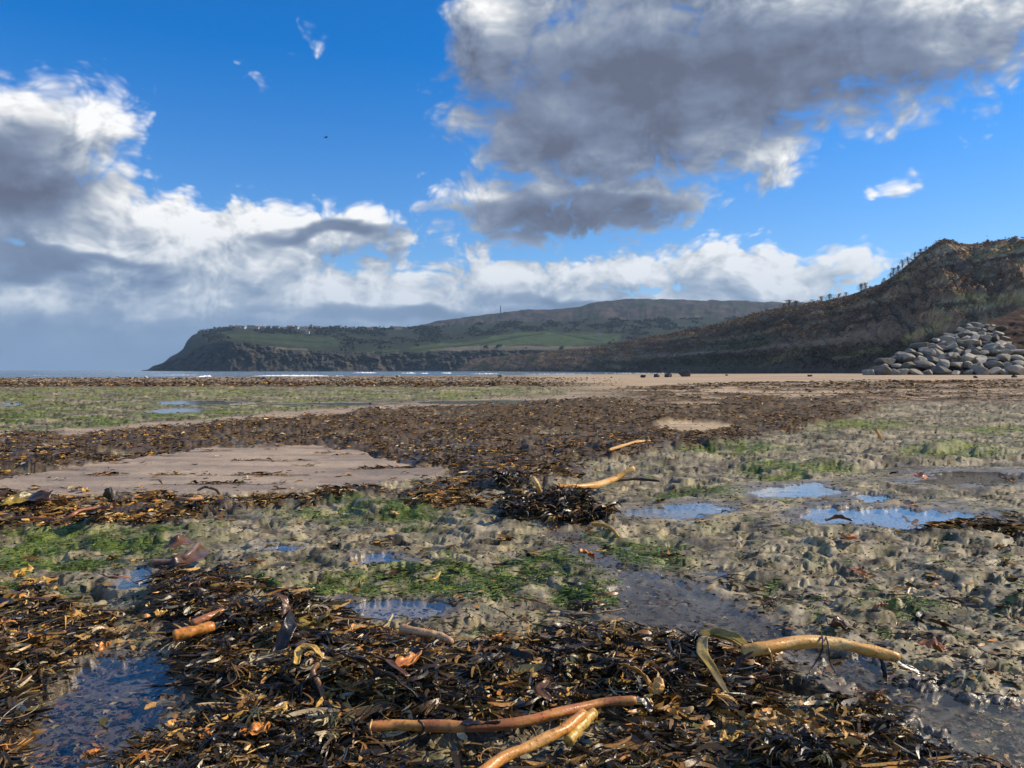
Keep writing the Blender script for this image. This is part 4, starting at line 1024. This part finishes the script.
def build_armour():
    M = stone_mat('armour_stone', (.18,.16,.125), (.42,.375,.295), 1.2, .05)
    protos = [rock_mesh('boulder', 700+i, M, RNG.uniform(.55, .8)) for i in range(12)]
    rr = random.Random(5)
    rows = [('bottom', 371.5, 868, 1062, 17), ('second', 365.5, 880, 1056, 16), ('third', 360, 889, 1040, 15.5), ('fourth', 354.5, 902, 1018, 14.5), ('fifth', 349, 912, 1012, 14), ('sixth', 343.5, 922, 1010, 13.5), ('seventh', 338, 933, 1008, 13), ('eighth', 332.5, 945, 1004, 12), ('ninth', 327, 958, 1002, 11.5), ('top', 322, 972, 998, 10.5)]
    for k, (nm, y, xa, xb, st) in enumerate(rows):
        x = xa+rr.uniform(-3, 3); i = 0
        while x < xb:
            ty = np.interp(x, BANK_X, BANK_Y); t = min(.98, max(0., (374.0-y)/(375.4-ty)))
            X, D, z = bank_pt(x, t)
            o = bpy.data.objects.new('boulder', rr.choice(protos)); COL.objects.link(o)
            s = st*.46*D/F*rr.uniform(.6, 1.35)
            o.scale = (s*rr.uniform(.9, 1.25), s, s*rr.uniform(.75, 1.0)); o.location = (X+rr.uniform(-.2, .2), D-.2, z+.22*s)
            o.rotation_euler = (rr.uniform(-.4, .2), rr.uniform(-.35, .35), rr.uniform(0, 6.28))
            tag(o, 'grey armour boulder, %s from the left in the %s row of the rock heap' % (ORD[i], nm), 'boulder', 'boulders in the rock armour heap at the foot of the bank')
            i += 1; x += st*.72*rr.uniform(.8, 1.2)
build_armour()
def solve_ground(px, py):
    best = None
    D = (CAM_H)*F/(py-HOR)
    lo, hi = 15., 345.
    for _ in range(40):
        mid = (lo+hi)/2; z = float(z0(np.array([(px-512)/F*mid]), np.array([mid]))[0])
        if HOR+F*(CAM_H-z)/mid > py: lo = mid
        else: hi = mid
    z = float(ground(np.array([(px-512)/F*lo]), np.array([lo]), False)[0])
    return (px-512)/F*lo, lo, z
def build_far_rocks():
    DK = stone_mat('dark_stone', (.022,.02,.018), (.05,.045,.04), 1.5, .05); PL = stone_mat('pale_stone', (.36,.30,.22), (.5,.43,.33), 1.5, .05)
    for (px, py, w, dark, lab) in (
        (141,377.6,5.5,1,'small dark rock standing alone at the water line on the left'), (146,378.2,5,0,'tan rock touching the lone dark rock at the water line'),
        (398,377.4,6,0,'pale rounded rock on the shore below the middle of the headland'), (500,377.0,5.5,0,'pale rock on the shore right of the first pale one'),
        (264,379.4,5,1,'low black rock on the edge of the far scar'), (12,403.4,5,0,'whitish stone in the small far pool at the left edge'),
        (643,377.6,7,1,'leftmost black rock in the line on the far sand'), (656,377.2,6,1,'smallest black rock in the line on the far sand'),
        (668,377.2,9,1,'black rock in the line left of the largest one'), (686,376.6,15,1,'largest black rock on the far sand below the coastal slope'),
        (727,375.6,3.5,1,'tiny black stone by itself at the foot of the cliff'), (810,376.5,4,1,'small dark stone on the pale sand under the slope'),
        (1015,377.5,6,1,'dark stone at the right edge in front of the armour heap'), (975,378,5,1,'dark stone in front of the armour heap'),
        (397,488,4,0,'small whitish pebble where the wet sand meets the weed')):
        me = rock_mesh('rock', int(px*7), DK if dark else PL, .75); o = bpy.data.objects.new('rock', me); COL.objects.link(o)
        X, D, z = solve_ground(px, py); s = w*.5*D/F; o.scale = (s, s, s*.8); o.location = (X, D, z+.35*s); o.rotation_euler = (0, 0, px)
        tag(o, lab, 'rock')
build_far_rocks()

# ------------------------------------------------------------------ bare trees on the skyline
def build_trees():
    BM, t, b = material('bark'); n = t.noise(t.node('ShaderNodeTexCoord').outputs['Object'], 6., 4, .6)
    t.set(b.inputs['Base Color'], t.mix(n, rgb(.06,.045,.035), rgb(.15,.12,.09))); b.inputs['Roughness'].default_value = .9
    def proto(seed, dense):
        rr = random.Random(seed); V, Fc = [], []; tips = []
        def branch(p, d, L, r, lev):
            n = 3
            for i in range(n):
                q = p+d*(L/n); b0 = len(V); s = d.cross(Vector((.3, .2, 1))).normalized(); u = s.cross(d)
                r2 = r*(1-.25*(i+1)/n)
                for pp, ra in ((p, r*(1-.25*i/n)), (q, r2)):
                    for k in range(4): a = k*math.pi/2; V.append(pp+s*math.cos(a)*ra+u*math.sin(a)*ra)
                for k in range(4): Fc.append((b0+k, b0+(k+1) % 4, b0+4+(k+1) % 4, b0+4+k))
                p = q; d = (d+Vector((rr.uniform(-.2, .2), rr.uniform(-.2, .2), rr.uniform(-.05, .15)))).normalized()
                if lev < 4 and i > 0 or lev == 0:
                    pass
            if lev >= 4: tips.append(p); return
            for k in range(3 if lev else 4+dense):
                dd = (d+Vector((rr.uniform(-1, 1), rr.uniform(-1, 1), rr.uniform(.0, 1.2)))*.55).normalized()
                branch(p, dd, L*rr.uniform(.6, .82), r*.58, lev+1)
        branch(Vector((0, 0, -.05)), Vector((rr.uniform(-.15, .15), 0, 1)).normalized(), .10, .015, 0)
        a = np.array([v[:] for v in V]); h = a[:, 2].max(); a /= h; a[:, :2] *= .6
        tp = np.array([v[:] for v in tips])/h; N = len(tp)*4
        ix = RNG.integers(0, len(tp), N)
        pos = tp[ix]+RNG.normal(0, .035, (N, 3)); M2 = N*4//5; dd_ = RNG.normal(size=(M2, 3)); dd_ /= np.linalg.norm(dd_, axis=1)[:, None]; pos[:M2] = dd_*RNG.uniform(0, 1, (M2, 1))**.5*np.array([.46,.46,.46])+np.array([0,0,.44])
        tv, tf, per = ribbons(pos, RNG.uniform(0, 6.28, N), RNG.uniform(.06, .16, N), RNG.uniform(.012, .022, N), RNG.uniform(-.2, 1.5, N), RNG.uniform(-1, 1, N), RNG.uniform(0, 6, N), 2)
        return a, np.array(Fc), tv, tf
    TM, t, b = material('twigs'); b.inputs['Base Color'].default_value = rgb(.17, .12, .09); b.inputs['Roughness'].default_value = .9
    meshes = []
    for s in range(5):
        a, f, tv, tf = proto(800+s, s % 3)
        o1 = new_mesh('trunk', a, f, BM); o2 = new_mesh('crown', tv, tf, TM, smooth=False); meshes.append((o1.data, o2.data))
        bpy.data.objects.remove(o1); bpy.data.objects.remove(o2)
    spots = [(783,8,1.6),(789,11,1.6),(796,9,1.6),(822,9,1.5),(829,11,1.4),(838,9,1.5),(846,7,1.3),(861,12,1.0),(866,11,1.1),(884,8,1.0),(890,10,.9),(893,14,.8),(898,13,.9),(903,15,.8),(908,13,.9),(914,13,.9),(920,9,1.),(926,7,1.2),(938,5,1.6),(945,6,1.4),(953,4,1.5),(977,4,1.4)]
    place = ['at the left end of the skyline row', 'in the round left-hand clump', 'right side of the round clump', 'left of the reddish group', 'middle of the reddish group', 'right of the reddish group', 'low in the dip after the reddish group', 'alone on the ridge', 'beside the lone ridge tree', 'at the foot of the steep row', 'low in the steep row', 'tall in the steep row', 'leaning in the steep row', 'tallest of the steep row', 'thin one in the steep row', 'near the top of the steep row', 'short one at the top of the steep row', 'on the shoulder below the peak', 'left on the rounded peak', 'right on the rounded peak', 'just past the rounded peak', 'by the gate-like gap in the far skyline']
    for i, ((px, h, w), lab) in enumerate(zip(spots, place)):
        X, D, z, g, n = s1_surface(np.array([float(px)]), np.array([.995]))
        root = empty('bare_tree', (float(X[0]), float(D[0]), float(z[0])-.4)); s = .72*h*float(D[0])/F
        mt, mc = meshes[i % 5]
        for nm, me in (('trunk', mt), ('crown', mc)):
            o = bpy.data.objects.new(nm, me); COL.objects.link(o); o.parent = root
        root.scale = (s*w*1.15, s*w*1.15, s); root.rotation_euler = (0, 0, i*1.3)
        tag(root, 'small leafless tree ' + lab, 'tree', 'bare trees along the skyline of the slope')
    # a few paler trees on the face of the slope
    for j, (px, v, h, lab) in enumerate(((1001,.62,15,'pale leafless tree halfway up the right-hand slope'), (1012,.55,12,'pale leafless tree at the right picture edge below another'), (930,.30,10,'bare bush low on the slope above the boulders'), (865,.25,9,'bare bush at the foot of the slope left of the boulders'), (905,.42,8,'bare bush beside the yellow grass strip'))):
        X, D, z, g, n = s1_surface(np.array([float(px)]), np.array([v]))
        root = empty('bare_tree', (float(X[0]), float(D[0]), float(z[0])-.3)); s = h*float(D[0])/F
        for nm, me in zip(('trunk', 'crown'), meshes[(j+2) % 5]):
            o = bpy.data.objects.new(nm, me); COL.objects.link(o); o.parent = root
        root.scale = (s*1.1, s*1.1, s); root.rotation_euler = (0, 0, j*2.1)
        tag(root, lab, 'tree', 'bare trees on the face of the slope')
build_trees()

# ------------------------------------------------------------------ village, mast, bird
def build_village():
    def flatmat(nm, c, r=.8):
        m, t, b = material(nm); n = t.noise(t.node('ShaderNodeTexCoord').outputs['Object'], 1.5, 3, .6)
        t.set(b.inputs['Base Color'], t.mix(n, rgb(*[x*.8 for x in c]), rgb(*c))); b.inputs['Roughness'].default_value = r; return m
    WH = flatmat('white_render', (.46,.45,.42)); ST = flatmat('sandstone', (.30,.26,.2)); RF = flatmat('pantile_roof', (.20,.09,.06)); SL = flatmat('slate_roof', (.09,.095,.11)); GL = flatmat('window_glass', (.03,.035,.04), .2)
    def box(x0, x1, y0, y1, za, zb):
        v = [(x0,y0,za),(x1,y0,za),(x1,y1,za),(x0,y1,za),(x0,y0,zb),(x1,y0,zb),(x1,y1,zb),(x0,y1,zb)]
        return v, [(0,3,2,1),(4,5,6,7),(0,1,5,4),(1,2,6,5),(2,3,7,6),(3,0,4,7)]
    def mesh(nm, vf, mat):
        me = bpy.data.meshes.new(nm); me.from_pydata(vf[0], [], vf[1]); me.materials.append(mat); return me
    def multi(bs):
        V, Fc = [], []
        for v, f in bs: k = len(V); V += v; Fc += [tuple(i+k for i in q) for q in f]
        return V, Fc
    def kit(w, d, h, wall, roof):
        gable = ([(-w/2,-d/2,-6),(w/2,-d/2,-6),(w/2,d/2,-6),(-w/2,d/2,-6),(-w/2,-d/2,h),(w/2,-d/2,h),(w/2,d/2,h),(-w/2,d/2,h),(-w/2,0,h+d*.42),(w/2,0,h+d*.42)],
                 [(0,1,5,4),(2,3,7,6),(1,2,6,9,5),(3,0,4,8,7),(0,3,2,1)])
        e = .4; rz = h+d*.42+.15; q = h-e*.84+.15
        rf = ([(-w/2-e,-d/2-e,q),(w/2+e,-d/2-e,q),(w/2+e,0,rz),(-w/2-e,0,rz),(-w/2-e,d/2+e,q),(w/2+e,d/2+e,q),(-w/2-e,-d/2-e,q+.3),(w/2+e,-d/2-e,q+.3),(w/2+e,0,rz+.3),(-w/2-e,0,rz+.3),(-w/2-e,d/2+e,q+.3),(w/2+e,d/2+e,q+.3)],
              [(0,1,2,3),(3,2,5,4),(6,9,8,7),(9,10,11,8),(0,6,7,1),(4,5,11,10),(0,3,9,6),(3,4,10,9),(1,7,8,2),(2,8,11,5)])
        ch = box(-w*.36-.5, -w*.36+.5, -.5, .5, h+d*.3, rz+1.6)
        wins = [mesh('window', box(x-.6, x+.6, -d/2-.06, -d/2+.05, z, z+1.3), GL) for x in (-w*.27, w*.27) for z in (1., h-2.)]
        return mesh('wall', gable, wall), mesh('roof', rf, roof), mesh('chimney', ch, wall), wins
    kits = [kit(11, 8, 5.5, WH, RF), kit(16, 8, 5.5, ST, RF), kit(9, 8, 6., WH, SL), kit(22, 9, 6., ST, SL)]
    cn = ['white cottage with a red roof', 'stone terrace with a red roof', 'white house with a slate roof', 'long stone house with a slate roof']
    xs = [231,238,244,251,257,263,269,276,283,290,297,304,311,318,327,338,352,370,392,398]
    for i, px in enumerate(xs):
        v = 1.97-.05*(i % 3)
        k = i % 4
        X, D, z = s2_surface(np.array([float(px)]), np.array([v])); X, D, z = float(X[0]), float(D[0]), float(z[0])
        r = empty('house', (X, D, z-.3)); r.rotation_euler = (0, 0, .35*math.sin(i*2.4)); r.scale = (.85,)*3
        w, rf, ch, wins = kits[k]
        for nm, me in [('wall', w), ('roof', rf)]+[('window', q) for q in wins]:
            o = bpy.data.objects.new(nm, me); COL.objects.link(o); o.parent = r
            if nm == 'roof': c = bpy.data.objects.new('chimney', ch); COL.objects.link(c); c.parent = o
        tag(r, 'tiny %s, %s from the left on the headland' % (cn[k], ORD[i]), 'house', 'village houses along the top of the headland')
    for (px, v, lab, k) in ((307.5,1.62,'lone bright white farmhouse in the green field on the headland',0),(600,1.35,'far white farmhouse right of the green fields',2)):
        X, D, z = s2_surface(np.array([float(px)]), np.array([v])); r = empty('house', (float(X[0]), float(D[0]), float(z[0])+.2)); w, rf, ch, wins = kits[k]; r.scale = (.8,)*3
        for nm, me in [('wall', w), ('roof', rf)]+[('window', q) for q in wins]:
            o = bpy.data.objects.new(nm, me); COL.objects.link(o); o.parent = r
            if nm == 'roof': c = bpy.data.objects.new('chimney', ch); COL.objects.link(c); c.parent = o
        tag(r, lab, 'house')
    # mast on the moor
    X, D, z = far_pt(500.5, 315.0, 2840.); r = empty('radio_mast', (X, D, z-3)); tag(r, 'thin radio mast standing on the skyline of the far moor', 'mast')
    G = flatmat('galvanised_steel', (.16,.17,.18), .5)
    b0 = [box(dx-.5, dx+.5, dy-.5, dy+.5, 0, 34) for dx, dy in ((-1.1,-1.1),(1.1,-1.1),(0,1.3))]+[box(-1.2, 1.2, -1.2, 1.3, h_, h_+.3) for h_ in range(3, 34, 3)]
    for nm, vf in (('lattice', multi(b0)), ('antenna', box(-.35,.35,-.35,.35,34,39)), ('dish', box(-2.,-1.2,-1.6,1.6,26,29))):
        o = bpy.data.objects.new(nm, mesh(nm, vf, G)); COL.objects.link(o); o.parent = r
    # bird
    DKm = flatmat('dark_feathers', (.05,.05,.055))
    bx, by, bz = far_pt(326., 137.5, 55.)
    bm = bmesh.new(); bmesh.ops.create_uvsphere(bm, u_segments=12, v_segments=8, radius=1.)
    for vtx in bm.verts:
        x, y, q = vtx.co; vtx.co = (x*.15*(1 if x < 0 else 1.), y*.04*(1-.4*abs(x)), q*.04*(1-.4*abs(x)))
    for sgn in (1, -1):
        prof = [(0,.05,-.05,.01),(.1,.055,-.05,.05),(.2,.03,-.05,.06),(.30,-.01,-.05,.02)]
        vs = []
        for (s_, a_, b_2, q) in prof: vs += [bm.verts.new((a_, s_*sgn, q+.006)), bm.verts.new((b_2, s_*sgn, q))]
        for k in range(3): bm.faces.new((vs[2*k], vs[2*k+1], vs[2*k+3], vs[2*k+2]))
    tl = [bm.verts.new(c) for c in ((-.13,.012,0),(-.13,-.012,0),(-.21,-.035,0),(-.21,.035,0))]; bm.faces.new(tl)
    me = bpy.data.meshes.new('bird'); bm.to_mesh(me); bm.free(); me.materials.append(DKm)
    o = bpy.data.objects.new('bird', me); COL.objects.link(o); o.location = (bx, by, bz); o.rotation_euler = (0, 0, .6)
    tag(o, 'small dark bird gliding high in the blue sky', 'bird')
build_village()
def build_haze():
    v = [(x, y, z) for z in (-6., 262.) for x, y in ((-14000, -150), (14000, -150), (14000, 7400), (-14000, 7400))]
    me = bpy.data.meshes.new('haze'); me.from_pydata(v, [], [(0,3,2,1),(4,5,6,7),(0,1,5,4),(1,2,6,5),(2,3,7,6),(3,0,4,7)])
    m = bpy.data.materials.new('haze_air'); m.use_nodes = True; t = NT(m.node_tree)
    for n in list(t.n): t.n.remove(n)
    out = t.node('ShaderNodeOutputMaterial'); vol = t.node('ShaderNodeVolumePrincipled', {'Color': rgb(.55, .78, 1.), 'Density': HAZE_D, 'Anisotropy': .2})
    t.l.new(vol.outputs[0], out.inputs['Volume']); me.materials.append(m)
    o = bpy.data.objects.new('haze', me); COL.objects.link(o); tag(o, 'thin blue sea haze over the whole bay', kind='stuff')
HAZE_D = .00008
build_haze()
#MORE>
SCN.view_settings.view_transform = 'Standard'; SCN.view_settings.look = 'None'; SCN.view_settings.gamma = 1; SCN.view_settings.exposure = .14
SCN.cycles.max_bounces = 6; SCN.cycles.diffuse_bounces = 2; SCN.cycles.glossy_bounces = 3; SCN.cycles.transparent_max_bounces = 8
SCN.cycles.use_denoising = True; SCN.cycles.denoising_prefilter = 'ACCURATE'
SCN.render.film_transparent = False
